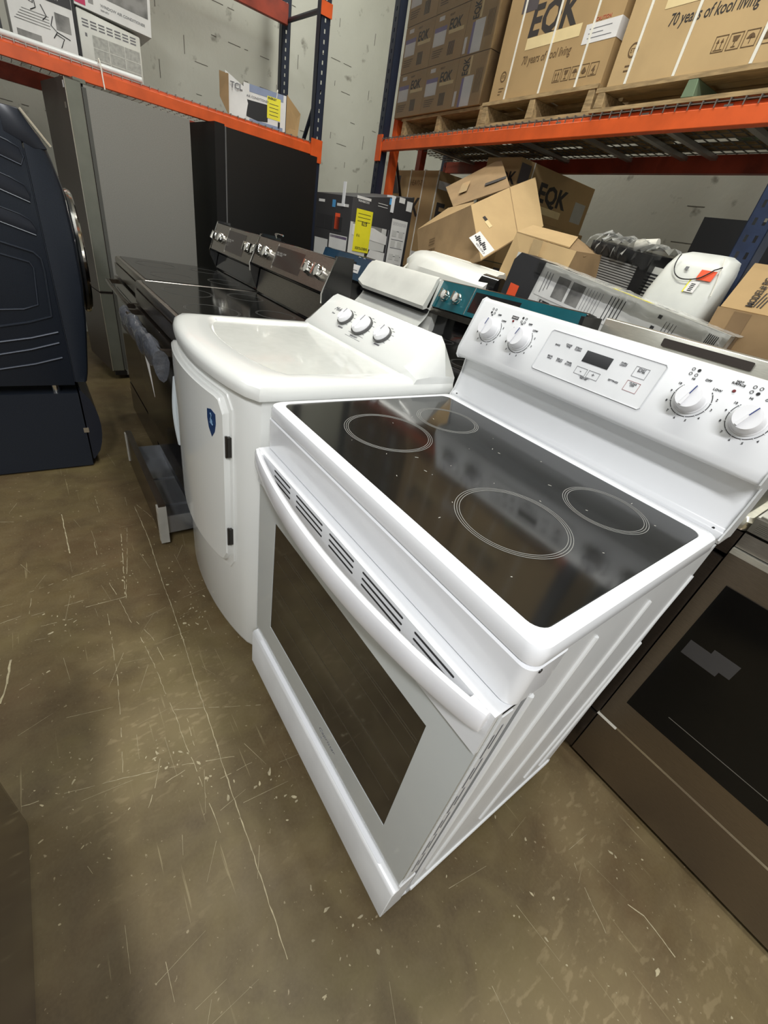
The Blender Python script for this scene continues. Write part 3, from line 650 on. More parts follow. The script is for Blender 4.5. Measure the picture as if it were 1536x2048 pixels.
g = G(); g.tube([(-1.46, .64, 1.165), (-1.46, .635, 1.182), (-1.42, .63, 1.185), (-1.36, .63, 1.184)], .004, 8)
tag(g.obj('metal_bracket', chrome), 'small bent chrome bracket lying on top of the stainless backguards', 'bracket')

# second row of ranges behind (their backs to the rack)
T, bgd, o, fs, fn, H, Wd, dd, dr = make_range('range with dark blue film on its backguard, behind the stainless ranges', -2.02, .735, Wd=.665, Dp=.50, front=black, guard=blackgl, gface=bluefilm, gtop=1.15, gz0=1.02)
g = G(); o = o+fn*.003; g.rect(o, X, fs, .165, .42, .030, .098, 0, .001); 
for k in range(8): g.rect(o, X, fs, .18+.02*k+.05*(k > 3), .19+.02*k+.05*(k > 3), .05, .062, 1, .0015)
g.obj('display_panel', [black, skyblue], bgd)
for a in (.055, .40):
    g = G(); g.rect(o+fs*.04, X, fs, a, a+.075, 0, .045, 0, .0016); g.rect(o+fs*.052, X, fs, a+.01, a+.06, 0, .004, 1, .002); g.obj('paper_sticker', [paper, greyink], bgd)
for a in (.43, .48): 
    g = G(); g.cyl(o+X*a+fs*(H-.01), o+X*a+fs*(H-.01)+fn*.003, .004, n=10); g.obj('screw', chrome, bgd)
T, bgd, o, fs, fn, H, Wd, dd, dr = make_range('white range showing only its blank rounded backguard, behind the dryer console', -1.352, .735, Wd=.575, Dp=.415, front=plastic_w, body=aged_w, guard=aged_w, gtop=1.15, gz0=1.028, ctop=aged_w)
g = G(); L = []
for k in range(13):
    t = k/12; x = .0+.575*t; e = .018*(max(0, 1-t*10))**2
    L.append([(x, o.y-.016, o.z-.012+e), (x, o.y-.022, o.z+.004+e), (x, o.y+.012, o.z+.07), (x, o.y+.032, o.z+H-.012-e), (x, o.y+.045, o.z+H-e), (x, o.y+.05, o.z+H-.02-e), (x, o.y+.02, o.z)])
g.loft(L); gg = G(); gg.box(.01, .57, o.y-.006, o.y+.03, o.z-.026, o.z-.010); gg.obj('shadow_gap', black, bgd)
g.obj('blank_control_face', pm('blank_white_face', (.78, .78, .72), .3), bgd)
g = G(); L = []
for k in range(9):
    t = k/8; L.append([(-.0+.575*x, .335+.075*math.sin(t*PI/2)-.02, .925+.10*t) for x in (0, .25, .5, .75, 1)])
g.loft(L, c0=False, c1=False, closed=False); g.obj('curved_riser', pm('riser_white', (.66, .67, .63), .3), bgd)
T, bgd, o, fs, fn, H, Wd, dd, dr = make_range('range with teal film on its backguard and two chrome knobs at the left end', -.772, .735, Wd=.785, Dp=.45, front=black, guard=blackgl, gface=teal, gtop=1.151, gz0=1.034, ctop=black)
T.rotation_euler = (0, math.radians(-1.6), 0)
for kx in (.080, .160):
    knob(T, o+X*kx+fs*(H*.47)+fn*.001, fn, .0225, .026, chrome, None, None, fs, True, name='control_knob')
g = G(); g.rect(o+fn*.002, X, fs, .25, .50, .02, H-.02, 0, .001); g.obj('display_panel', blackgl, bgd)
g = G(); g.rect(o+fn*.002, X, fs, .235, .238, .004, H-.003, 0, .002); g.box(.0, .785, o.y-.004, o.y+.02, o.z-.028, o.z-.004, .003); g.obj('steel_trim_strip', steel, bgd)
g = G(); g.box(.786, .80, .40, .52, .98, 1.14, .003); g.obj('backguard_end_cap', black, bgd)
T, bgd, o, fs, fn, H, Wd, dd, dr = make_range('range with pale stainless backguard and long dark display, behind white range', .018, .735, Wd=.75, Dp=.53, front=dkst, guard=steel_l, gtop=1.172, gz0=1.03, body=black, ctop=steel_l, slant=.02)  # front coloured dark to stand for the shadow between the ranges
g = G(); g.prism([(x+.218, z) for x, z in rr(0, .262, -.002, .022, .004, 3)], 'xz', 0, .002)
M = Matrix.Translation(o+fs*(H-.036)-Y*.003); bmesh.ops.transform(g.bm, matrix=M, verts=g.bm.verts); g.obj('display_panel', pm('dark_display_strip', (.06, .05, .045), .2), bgd)

# stainless range on the right foreground
T = thing('electric_range', 'large stainless range with black glass oven door, at the right edge of the photo', 'stove', (.768, .73, 0))
Wd = .765
g = G(); g.box(.004, Wd, .03, .60, .035, .885, .004); g.obj('cabinet_side_panels', black, T)
g = G(); g.box(.03, Wd-.03, .04, .5, 0, .035); g.obj('dark_base', black, T)
g = G(); g.box(0, Wd, 0, .03, .022, .213, .004); dr = g.obj('storage_drawer', steel_d, T)
g = G(); g.box(.0, Wd, -.001, .008, .2135, .221, .001); g.box(-.004, .055, -.004, .004, .212, .222, .002, 1); g.obj('bright_drawer_lip', [chrome, strapm], dr)
g = G(); g.box(.0, Wd, -.006, .03, .226, .842, .006); dd = g.obj('oven_door', steel_d, T)
g = G(); g.box(.034, Wd-.034, -.0085, -.004, .322, .766, .002); wn = g.obj('door_window', ovenglass2, dd)
g = G(); g.rect((0, -.0086, 0), X, Z, .050, .128, .560, .604, 0, .0006); g.rect((0, -.0088, 0), X, Z, .095, .150, .575, .618, 0, .0006)
g.obj('tape_residue', pm('dull_tape_residue', (.055, .052, .050), .55, spec=.2), wn)
g = G(); g.box(.12, .62, -.0089, -.0085, .378, .3795); g.obj('scratch', pm('glass_scratch', (.16, .15, .13), .4), wn)
g = G(); g.box(.0, Wd, -.008, .03, .835, .848, .004); g.obj('bright_door_top_edge', steel_l, dd)
g = G(); g.box(.0, Wd, .002, .05, .850, .885, .003); g.obj('front_trim_panel', steel, T)
g = G(); g.box(.0, Wd, -.006, .05, .893, .925, .004)
for k in range(7): g.box(.01, Wd-.01, -.0075, -.005, .8965+k*.0036, .8985+k*.0036, m=0)
g.obj('ribbed_vent_trim', pm('ribbed_steel', (.30, .285, .25), .35, .9), T)
g = G(); g.box(.005, Wd, .02, .06, .884, .894); g.obj('shadow_gap', black, T)
g = G(); g.box(.0, Wd, .0, .60, .921, .9265, .002); g.box(.02, Wd-.02, .03, .58, .9265, .930, .001, 1); g.obj('cooktop', [chrome, ovenglass], T)
g = G()
for y in (.06, .15): g.tube([(.0, y, .945), (.18, y, .947), (.24, y, .947), (Wd, y, .947)], .005, 8)
for x in (.10, .35, .6): g.tube([(x, .05, .932), (x, .05, .948), (x, .3, .948)], .004, 8)
g.obj('grate_bar', chrome, T)
g = G(); g.prism([(.55, .90), (.54, 1.12), (.60, 1.16), (.62, .90)], 'yz', 0, Wd, 0, .003); g.obj('backguard', steel_d, T)

# ------------------------------------------------------------------ refrigerators
F1 = thing('refrigerator', 'tall grey side-panelled stainless refrigerator, nearest one under the orange beam', 'refrigerator', (-2.87, .03, 0), (0, 0, math.radians(8)))
g = G(); g.box(-.54, 0, .045, .64, .03, 1.672, .006); g.obj('cabinet', fridge_g, F1)
g = G(); g.box(-.50, -.02, .06, .60, 0, .03); g.obj('dark_base', black, F1)
for a, b, nm in ((.06, .60, 'freezer_drawer'), (.606, 1.682, 'refrigerator_door')):
    g = G(); g.box(-.54, 0, -.045, .035, a, b, .008, 0); g.box(-.003, .001, -.042, .032, a+.006, b-.006, 0, 1)
    d = g.obj(nm, [fridge_f, fridge_e], F1)
    g = G(); g.tube([(.0025, -.044, a+.004), (.0025, -.044, b-.003)], .0022, 6); g.obj('bright_door_edge_line', steel_l, d)
g = G(); g.box(-.0, .0012, .037, .058, .07, 1.66, 0, 0); g.obj('door_gasket', pm('dark_gasket', (.09, .09, .08), .6), F1)
g = G(); g.box(-.035, -.012, -.0465, -.045, 1.635, 1.665); g.obj('paper_sticker', paper, F1)
g = G(); g.box(-.06, -.035, -.0465, -.045, 1.55, 1.575); g.obj('small_badge', steel, F1)
g = G(); g.box(-.06, 0, .0, .06, 1.674, 1.692, .004); g.obj('hinge_cover', fridge_e, F1)
g = G(); g.box(-.02, .002, -.03, .05, .03, .062, .003); g.obj('lower_hinge', black, F1)
F2 = thing('refrigerator', 'black textured refrigerator, behind the grey one and the stainless ranges', 'refrigerator', (-2.885, .80, 0), (0, 0, math.radians(4.5)))
g = G(); g.box(-.76, 0, .075, .80, .03, 1.69, .006); g.obj('cabinet', blackfr, F2)
g = G(); g.box(-.72, -.02, .09, .78, 0, .03); g.obj('dark_base', black, F2)
g = G(); g.box(-.76, 0, 0, .068, .75, 1.70, .008); g.obj('refrigerator_door', blackfd, F2)
g = G(); g.box(-.76, 0, 0, .068, .06, .74, .008); g.obj('freezer_drawer', blackfd, F2)
g = G(); g.box(.0, .003, .069, .078, .06, 1.69); g.obj('door_gasket', pm('grey_gasket', (.12, .12, .12), .5), F2)


# ------------------------------------------------------------------ navy washer on pedestal
WX = -1.515
Wn = thing('pedestal_drawer', 'dark navy laundry pedestal with drawer under the washer', 'pedestal', (WX, -.30, 0))
g = G(); g.box(-.69, 0, -.75, 0, .008, .392, .006); g.obj('cabinet', navy_d if False else navy, Wn)
g = G(); g.loft([[(-.685+.68*t, y, z) for y, z in [(.006, .04)]+[(.012+.055*math.sin(PI*q/8)**.6, .04+.36*q/8) for q in range(9)]+[(.006, .40)]] for t in (0, .5, 1)]); g.obj('pedestal_drawer_front', navy_d, Wn)
g = G(); g.box(-.02, .001, -.01, .012, .19, .215, .002); g.obj('bright_drawer_clip', chrome, Wn)
for y in (-.65, -.05):
    g = G(); g.cyl((-.06, y, 0), (-.06, y, .012), .02, n=14); g.obj('levelling_foot', black, Wn)
Ws = thing('washing_machine', 'dark navy front-load washer with ribbed side panel on a pedestal, at the left edge', 'washer', (WX, -.30, .40))
g = G(); 
g.box(-.69, -.004, -.78, -.0, .045, .895, .01)
sp = [(-.78, .03), (-.003, .03), (-.003, .92), (.004, 1.0), (-.78, 1.01)]
g.prism(sp, 'yz', -.012, 0, 0, .004, 2)
cabn = g.obj('cabinet', navy, Ws)
def emb(pts, r=.005, name='embossed_rib', mat=navy):
    g = G(); g.tube([(.0005, y+.30, z-.40) for y, z in pts], r, 8); g.obj(name, mat, cabn)
def recessed(poly):
    g = G(); P = [(y+.30, z-.40) for y, z in poly]; g.prism(P, 'yz', .0, .0022, 0, .0015, 2); g.obj('embossed_panel', navy_d, cabn)
    emb(poly+[poly[0]], .0035)
recessed([(-.75, 1.42), (-.345, 1.305), (-.315, 1.292), (-.308, 1.268), (-.320, 1.242), (-.75, 1.37)])
recessed([(-.75, 1.31), (-.36, 1.198), (-.324, 1.182), (-.314, 1.158), (-.318, 1.130), (-.75, 1.265)])
recessed([(-.75, 1.19), (-.36, 1.088), (-.330, 1.073), (-.318, 1.05), (-.322, 1.024), (-.75, 1.145)])
emb([(-.75, 1.06), (-.345, .965), (-.325, .945), (-.322, .90), (-.333, .729), (-.414, .701), (-.512, .68), (-.75, .665)])
emb([(-.75, 1.01), (-.365, .928), (-.355, .91), (-.37, .772), (-.42, .752), (-.75, .72)], .004)
emb([(-.75, .607), (-.527, .618), (-.42, .638), (-.322, .666)]); emb([(-.75, .552), (-.539, .567), (-.43, .590), (-.327, .621)])
emb([(-.75, .492), (-.554, .505), (-.43, .528), (-.328, .557)])
g = G(); L = []
YF = [(.045, .048), (.09, .060), (.30, .090), (.46, .104), (.62, .106), (.78, .098), (.90, .070), (.945, .050)]
def yf(z):
    for (a, p), (b, q) in zip(YF, YF[1:]):
        if z <= b: return p+(q-p)*max(0, z-a)/(b-a)
    return YF[-1][1]
for k in range(25):
    z = .045+.90*k/24; yy = yf(z)
    L.append([(0, .001, z), (0, yy*.72, z), (-.006, yy*.88, z), (-.02, yy*.97, z), (-.05, yy, z), (-.2, yy+.012, z), (-.345, yy+.016, z), (-.49, yy+.012, z), (-.64, yy, z), (-.67, yy*.95, z), (-.69, yy*.7, z), (-.69, .001, z)])
g.loft(L); fp = g.obj('front_panel', navy, Ws)
g = G(); g.prism([(-.05, 1.005), (.006, 1.005), (.070, .905), (.03, .898), (-.05, .93)], 'yz', -.69, .001, 0, .004, 2); cn = g.obj('control_console', navy_d, Ws)
g = G(); g.tube([(.002, .010, 1.005), (.002, .080, .915)], .005, 8); g.obj('chrome_console_strip', steel_l, cn)
g = G(); cx, cz = -.345, .54
for ra, yy, th in ((.235, .126, .016),):
    g.loft([[(cx+(ra+th*math.cos(b))*math.cos(a), yy+th*math.sin(b), cz+(ra+th*math.cos(b))*math.sin(a)) for b in [2*PI*q/10 for q in range(10)]] for a in [2*PI*k/48 for k in range(49)]], c0=False, c1=False)
dn = g.obj('chrome_door_ring', chrome, Ws)
g = G(); g.loft([[(cx+r*math.cos(a), y, cz+r*math.sin(a)) for a in [2*PI*k/40 for k in range(40)]] for r, y in ((.23, .09), (.23, .13), (.215, .140), (.15, .150), (.05, .152))]); g.obj('door_glass', blackgl, dn)
g = G(); g.cyl((-.04, -.08, -.008), (-.04, -.08, .046), .018, n=12); g.cyl((-.04, -.7, -.008), (-.04, -.7, .046), .018, n=12); g.cyl((-.65, -.08, -.008), (-.65, -.08, .046), .018, n=12); g.cyl((-.65, -.7, -.008), (-.65, -.7, .046), .018, n=12)
g.obj('levelling_foot', chrome, Ws)

# dark glossy appliance by the camera's left foot
B = thing('dark_appliance', 'glossy dark brown-black appliance base at the bottom left corner', 'appliance', (.16, -.618, 0))
g = G(); g.loft([[(x, y, z) for x, y in rr(-.02, 1.0, -.60, .0, .05)] for z in (.012, .020, .60)]); g.obj('cabinet', pm('glossy_dark_panel', (.30, .25, .19), .16, .95), B)
g = G(); g.box(.02, .98, -.58, -.03, 0, .014); g.obj('dark_base', black, B)
g = G(); g.prism([(-.015, .09), (.03, .10), (.06, .125), (.03, .13), (-.01, .115)], 'xz', -.003, .006); g.obj('torn_film_edge', strapm, B) if False else g.bm.free()

# ------------------------------------------------------------------ racks
def upright(parent, x, y, z0, z1, w_, d, mat, face='y', pitch=.052, cols=(-.016, .016), name='upright_post'):
    g = G(); t = .003
    def strip(a, b, c_, e):
        if face == 'y': g.box(x+a, x+b, y, y+t, c_, e)
        else: g.box(x-t, x, y+a, y+b, c_, e)
    hw = .0055; edges = [0]+[q for c_ in cols for q in (w_/2+c_-hw, w_/2+c_+hw)]+[w_]
    for i in range(0, len(edges)-1, 2): strip(edges[i], edges[i+1], z0, z1)
    n = int((z1-z0)/pitch)
    for c_ in cols:
        for k in range(n+1):
            a = z0+k*pitch; strip(w_/2+c_-hw, w_/2+c_+hw, a, min(a+pitch-.022, z1))
    if face == 'y': g.box(x, x+t, y, y+d, z0, z1); g.box(x+w_-t, x+w_, y, y+d, z0, z1)
    else: g.box(x-d, x, y, y+t, z0, z1); g.box(x-d, x, y+w_-t, y+w_, z0, z1)
    return g.obj(name, mat, parent, smooth=False)
TH = math.radians(-5.4)
def RK(u, v, z=0): 
    c_, s_ = math.cos(TH), math.sin(TH); return (-2.75+u*c_-v*s_, 2.05+u*s_+v*c_, z)
RB = thing('pallet_rack', 'orange-beamed blue pallet rack along the back wall carrying palletised cartons', 'rack', RK(0, 0), (0, 0, TH))
upright(RB, -.035, -.03, 0, 3.6, .072, .06, darkblue, 'y', cols=(0,))
upright(RB, 2.872, -.035, 0, 3.6, .080, .065, blue, 'y')
upright(RB, -.035, .62, 0, 3.6, .072, .06, blue, 'y', cols=(0,)); upright(RB, 2.872, .62, 0, 3.6, .080, .06, blue, 'y', cols=(0,))
for u, v, z1, nm in ((.045, .05, 2.50, 'orange_upright_post'), (.06, .30, 2.45, 'orange_upright_post')):
    g = G(); g.box(u, u+.06, v, v+.05, 0, z1, .003); g.obj(nm, orange if v < .1 else orange_shaded, RB)
g = G(); g.tube([(.09, .10, 1.78), (.09, .32, 1.25)], .012, 8); g.tube([(.09, .32, 2.4), (.09, .10, 1.95)], .012, 8); g.tube([(-.0, .02, 1.2), (-.0, .63, .6)], .013, 8); g.tube([(2.91, .02, 1.1), (2.91, .63, .5)], .013, 8); g.obj('diagonal_brace', blackgl, RB)
def beam(parent, x0, x1, y, z0, z1, mat, d=.04, axis='x', s=1):
    g = G(); 
    pr_ = [(y, z0), (y, z1-.018), (y+.016*s, z1-.016), (y+.018*s, z1), (y+d*s, z1), (y+d*s, z0)]
    if axis == 'x': g.prism(pr_, 'yz', x0, x1, 0, .002, 1)
    else: g.prism(pr_, 'xz', x0, x1, 0, .002, 1)
    return g.obj('shelf_beam', mat, parent)
beam(RB, .0, 2.875, -.035, 1.822, 1.895, orange); beam(RB, 0, 2.875, .66, 1.822, 1.895, orange_shaded, s=-1)
for u in (-.0, 2.84):
    g = G(); g.box(u-.02, u+.055, -.042, -.030, 1.76, 1.92, .003); g.obj('beam_connector', orange, RB)
for u in (.4, .9, 1.35, 1.80, 2.12, 2.27, 2.60):
    g = G(); g.box(u-.016, u+.016, -.02, .63, 1.872, 1.888, .003); g.obj('deck_support_bar', galv, RB)
g = G()
for k in range(58): 
    u = .06+k*.05; g.box(u-.0018, u+.0018, -.038, .64, 1.897, 1.9006); g.box(u-.0018, u+.0018, -.040, -.0365, 1.876, 1.900)
for k in range(12): v = -.03+k*.058; g.box(.03, 2.86, v-.0018, v+.0018, 1.8935, 1.897)
g.obj('wire_deck', deckm, RB, smooth=False)['kind'] = 'stuff'
beam(RB, .0, 2.875, -.035, 3.25, 3.33, orange)

RL = thing('pallet_rack', 'orange-beamed rack along the left wall above the refrigerators', 'rack', (-3.0, 0, 0))
upright(RL, .0, 1.575, 0, 3.6, .075, .06, darkblue, 'x', cols=(0,)); upright(RL, -.93, 1.70, 0, 3.6, .075, .06, darkblue, 'x', cols=(0,))
upright(RL, .0, -1.9, 0, 3.6, .075, .06, darkblue, 'x', cols=(0,)); upright(RL, -.93, -1.9, 0, 3.6, .075, .06, darkblue, 'x', cols=(0,))
beam(RL, -1.85, 1.60, 0.005, 1.700, 1.775, orange, axis='z', s=-1); beam(RL, -1.85, 1.72, -.90, 1.68, 1.77, orange_shaded, axis='z'); beam(RL, -1.85, 1.72, -.90, 2.56, 2.68, orange_shaded, axis='z')
beam(RL, -1.85, 1.6, .005, 2.56, 2.66, orange, axis='z', s=-1)
g = G(); g.tube([(-.03, 1.61, 2.49), (-.92, 1.74, 2.60)], .016, 8); g.tube([(-.03, 1.62, 2.10), (-.45, 1.66, 1.66), (-.9, 1.72, 1.30)], .016, 8); g.tube([(-.03, 1.62, .3), (-.9, 1.72, .9)], .016, 8)
g.obj('diagonal_brace', darkblue, RL)
g = G(); g.box(.004, .010, 1.57, 1.655, 2.45, 2.52, .002); g.box(.004, .010, 1.56, 1.655, 1.66, 1.80, .002); g.obj('beam_connector', orange, RL)
g = G()
for k in range(60):
    y = -1.4+k*.05; g.box(-.9, .004, y-.0015, y+.0015, 1.777, 1.7805); g.box(.003, .0065, y-.0015, y+.0015, 1.765, 1.7805)
for k in range(14): x = -.88+k*.067; g.box(x-.0015, x+.0015, -1.45, 1.57, 1.774, 1.777)
g.obj('wire_deck', galv, RL, smooth=False)['kind'] = 'stuff'

# ------------------------------------------------------------------ pallets and cartons on the back rack
def pallet(label, u0, u1, v0, v1, z0, z1, green=None, blocks=None):
    T = thing('wooden_pallet', label, 'pallet', RK(u0, v0, z0), (0, 0, TH), 'pallets on the back rack'); w_ = u1-u0; d = v1-v0; h = z1-z0
    for k in range(3):
        a = w_*k/2*(1-.05/w_) if k else 0; a = (w_-.05)*k/2
        g = G(); g.prism([(a, .014), (a+.05, .014), (a+.043, h-.016), (a+.006, h-.016)], 'xz', .004, d-.004, 0, .002, 1); g.obj('stringer', woodg if green == k else wood, T)
    for nm, za, zb in (('top_board', h-.016, h), ('bottom_board', 0, .014)):
        for k in range(4):
            a = (d-.09)*k/3; g = G(); g.box(-.01+random.uniform(-.008, .005), w_+.01+random.uniform(-.005, .01), a+random.uniform(0, .006), a+.085, za, zb, .0015, 0, 1); g.obj(nm, wood, T)
    return T
pallet('short pallet under the shrink-wrapped stack of small cartons', .20, 1.13, .03, .62, 1.902, 2.018)
pallet('pallet with chunky blocks under the middle tall carton', 1.175, 1.965, -.02, .60, 1.902, 2.010)
pallet('pallet with green stained stringer under the widest carton', 1.995, 2.87, -.04, .60, 1.902, 1.985, green=1)

def icons(g, o, r, u, s, n, m=0):
    o = Vector(o); w_ = s*.05
    for k in range(n):
        q = o+r*(k*s*1.18)
        for a, b, c_, d in ((0, s, 0, w_), (0, s, s-w_, s), (0, w_, 0, s), (s-w_, s, 0, s)): g.rect(q, r, u, a, b, c_, d, m)
        P = lambda pts: g.panel([q+r*(a*s)+u*(b*s)+r.cross(u)*.0008 for a, b in pts], .0008, m)
        if k == 0:
            for dx in (.3, .65): P([(dx-.03, .2), (dx+.03, .2), (dx+.03, .6), (dx-.03, .6)]); P([(dx-.12, .58), (dx+.12, .58), (dx, .82)])
            g.rect(q, r, u, .15*s, .85*s, .12*s, .17*s, m)
        elif k == 1: P([(.48, .2), (.54, .2), (.54, .5), (.48, .5)]); P([(.35, .5), (.67, .5), (.78, .82), (.24, .82)]); P([(.35, .15), (.67, .15), (.67, .21), (.35, .21)])
        elif k == 2: P([(.47, .2), (.52, .2), (.52, .6), (.47, .6)]); P([(.18, .5), (.82, .5), (.68, .72), (.5, .8), (.32, .72)])
        elif k == 3: P([(.2, .45), (.45, .75), (.55, .75), (.8, .45), (.62, .30), (.38, .30)])
        else: g.text('4', s*.75, q+r*(s*.28)+u*(s*.22), r, u, m, bold=.03); g.rect(q, r, u, .25*s, .75*s, .1*s, .15*s, m)

# small stacked cartons (shrink wrapped)
def small_carton(label, u0, u1, v0, v1, z0, z1, kind):
    T = thing('small_carton', label, 'box', RK(u0, v0, z0), (0, 0, TH), 'shrink-wrapped cartons on the left pallet'); w_ = u1-u0; h = z1-z0
    g = G(); g.box(0.001, w_-.002, 0, v1-v0, .001, h-.002, .004); g.obj('carton_body', cardb, T)
    g = G(); o = Vector((0, -.0004, 0)); q = .34/h*h
    if kind == 0:
        g.rect(o, X, Z, .05*w_, .42*w_, .37*h, .64*h, 1); g.rect(o, X, Z, .05*w_, .42*w_, .64*h, .73*h, 2); g.rect(o, X, Z, .50*w_, .93*w_, .53*h, .60*h, 3)
        g.text('EQK', .062, o+X*(.48*w_)+Z*(.62*h), X, Z, 0, bold=.025, shear=.12)
        g.text('LOW SIDE', .012, o+X*(.10*w_)+Z*(.665*h), X, Z, 3)
        for k in range(6): g.rect(o, X, Z, .56*w_+.011*k, .56*w_+.006+.011*k, .12*h, .38*h, 0)
        for k in range(4): g.rect(o, X, Z, .08*w_, .40*w_-.01*k, .28*h-.045*h*k, .295*h-.045*h*k, 4)
        g.rect(o, X, Z, .14*w_, .30*w_, .85*h, .93*h, 1); g.text('HEAVY', .016, o+X*(.45*w_)+Z*(.87*h), X, Z, 4)
    else:
        g.rect(o, X, Z, .22*w_, .30*w_, .02*h, .58*h, 2); g.rect(o, X, Z, .30*w_, .62*w_, .02*h, .60*h, 1); g.rect(o, X, Z, .03*w_, .12*w_, .05*h, .35*h, 1)
        g.text('E O K' if False else 'EQK', .075, o+X*(.36*w_)+Z*(.62*h), Z, -X, 0, bold=.02, sx=.52); g.rect(o, X, Z, .40*w_, .46*w_, .63*h, .97*h, 3)
        for k in range(5): g.rect(o, X, Z, .68*w_+.013*k, .68*w_+.004+.013*k, .25*h, .70*h, 4)
    g.obj('printed_label', [boxink, paper, lilac, cream, brownink], T)
    return T
rows = ('bottom', 'second', 'third', 'top')
cols_ = ('left', 'middle')
for r in range(4):
    z0 = 2.020+.237*r
    for c_ in range(2): small_carton('small brown carton, %s row, %s column of the shrink-wrapped stack' % (rows[r], cols_[c_]), .09+.355*c_, .445+.355*c_, .02, .34, z0, z0+.236, 0)
    small_carton('small brown carton turned sideways, %s row, right end of the shrink-wrapped stack' % rows[r], .80, 1.085, .02, .36, z0, z0+.236, 1)
g = G()
for (a, b) in (((.085, .012), (1.092, .012)), ((1.092, .012), (1.092, .37))):
    n = 14
    L = [[(a[0]+(b[0]-a[0])*i/n+.004*math.sin(i*5+j), a[1]+(b[1]-a[1])*i/n-.003-.003*math.sin(i*3.1+j*1.7) if a[1] == b[1] else a[1]+(b[1]-a[1])*i/n, 2.02+.95*j/10) for i in range(n+1)] for j in range(11)]
    g.loft(L, c0=False, c1=False, closed=False)
o = g.obj('stretch_wrap', wrapmat('thin_stretch_film', -.05, (.8, .8, .75), .12)); o.location = RK(0, 0, 0); o.rotation_euler = (0, 0, TH)
tag(o, 'clear plastic stretch wrap around the stack of small cartons', 'plastic wrap')
for x, lab in ((1.098, 'nearest'),):
    pass
# middle tall carton
T = thing('tall_carton', 'tall brown strapped carton with large EQK print, middle pallet of the back rack', 'box', RK(1.20, 0, 2.012), (0, 0, TH))
g = G(); g.box(0, .762, 0, .55, 0, .95, .004); g.obj('carton_body', cardb, T)
g = G(); o = Vector((0, -.0004, 0))
g.text('EQK', .155, o+X*.185+Z*.235, X, Z, 0, bold=.03, shear=.05, sx=1.0)
g.rect(o, X, Z, .195, .545, .185, .228, 1)
g.text('70 years of kool living', .047, o+X*.195+Z*.130, X, Z, 2, sx=.78, bold=.006, shear=.1)
icons(g, o+X*.455+Z*.035, X, Z, .046, 5, 2)
g.rect(o, X, Z, .10, .21, .33, .42, 3)
g.annulus(o+X*.075+Z*.10, X, Z, .017, .022, .0008, 30, 2); g.text('ETL', .018, o+X*.062+Z*.094, X, Z, 2)
for k in range(3): g.rect(o, X, Z, .06, .10-.01*k, .05-.012*k, .054-.012*k, 2)
g.text('HEAVY 75 LB\nKEEP DRY', .02, Vector((.7625, .05, .12)), Y, Z, 2)
g.obj('carton_print', [boxink, cream, brownink, pm('dark_logo_patch', (.09, .075, .08), .6)], T)
g = G(); g.rect(o, X, Z, .575, .762, .150, .215, 0, .001); g.rect(Vector((.7624, 0, 0)), Y, Z, 0, .12, .150, .215, 0, .001)
for k in range(3): g.rect(o-Y*.0006, X, Z, .60, .60+(.12, .08, .13)[k], .195-.015*k, .198-.015*k, 1)
g.text('CAUTION', .018, o-Y*.0006+X*.62+Z*.219, X, Z, 2)
g.obj('shipping_label', [paper, greyink, pm('red_print', (.5, .1, .06), .6)], T)
for a in (.12, .375, .61):
    g = G(); g.box(a, a+.011, -.004, -.001, 0, .95); g.box(a, a+.011, -.004, .55, -.003, -.001); g.obj('strap', strapm, T)
# big right carton
T = thing('wide_carton', 'widest brown strapped carton reading 70 years of kool living, right pallet of the back rack', 'box', RK(2.030, -.03, 1.987), (0, 0, TH))
g = G(); g.box(0, .84, 0, .58, 0, .85, .004); g.obj('carton_body', cardb_l, T)
g = G(); o = Vector((0, -.0004, 0))
g.rect(o, X, Z, .155, .44, .205, .25, 1)
g.text('EQK', .155, o+X*.155+Z*.262, X, Z, 0, bold=.03, shear=.05)
g.text('70 years of kool living', .050, o+X*.195+Z*.152, X, Z, 3, sx=.74, bold=.008, shear=.1)
icons(g, o+X*.420+Z*.047, X, Z, .044, 5, 2)
g.annulus(o+X*.075+Z*.105, X, Z, .018, .023, .0008, 30, 2); g.text('ETL', .019, o+X*.061+Z*.098, X, Z, 2)
for k in range(2): g.rect(o, X, Z, .06, .09, .055-.015*k, .06-.015*k, 2)
g.obj('carton_print', [boxink, cream, brownink, boxink], T)
for a in (.085, .30, .58):
    g = G(); g.box(a, a+.011, -.004, -.001, 0, .85); g.obj('strap', strapm, T)

# ------------------------------------------------------------------ cartons below the shelf
T = thing('strapped_carton', 'brown carton with white straps and EQK print under the left of the shelf', 'box', (-2.90, 2.28, 1.10), (0, 0, math.radians(-4)))
g = G(); g.box(0, .68, 0, .40, 0, .655, .004); g.obj('carton_body', cardb, T)
g = G(); o = Vector((0, -.0004, 0)); g.text('EQK', .17, o+X*.16+Z*.36, X, Z, 0, bold=.03); g.rect(o, X, Z, .06, .17, .50, .62, 2); g.text('HEAVY-75', .05, o+X*.33+Z*.56, X, Z, 1, sx=.8)
o2 = Vector((.6805, 0, 0)); g.text('EQK', .18, o2+Y*.03+Z*.34, Y, Z, 0, bold=.03); g.rect(o2, Y, Z, .0, .3, .27, .32, 3)
g.rect(o2, Y, Z, .02, .14, .55, .60, 4); g.rect(o, X, Z, .50, .68, .02, .12, 4); g.rect(o2, Y, Z, 0, .12, .02, .12, 4)
g.obj('carton_print', [boxink, brownink, pm('dark_logo_patch', (.09, .075, .08), .6), cream, paper], T)
for a in (.04, .31, .50):
    g = G(); g.box(a, a+.010, -.004, -.001, 0, .66); g.box(a, a+.010, -.004, .4, .655, .660); g.obj('strap', strapm, T)
g = G(); g.box(.681, .684, .0, .010, 0, .66); g.obj('strap', strapm, T)
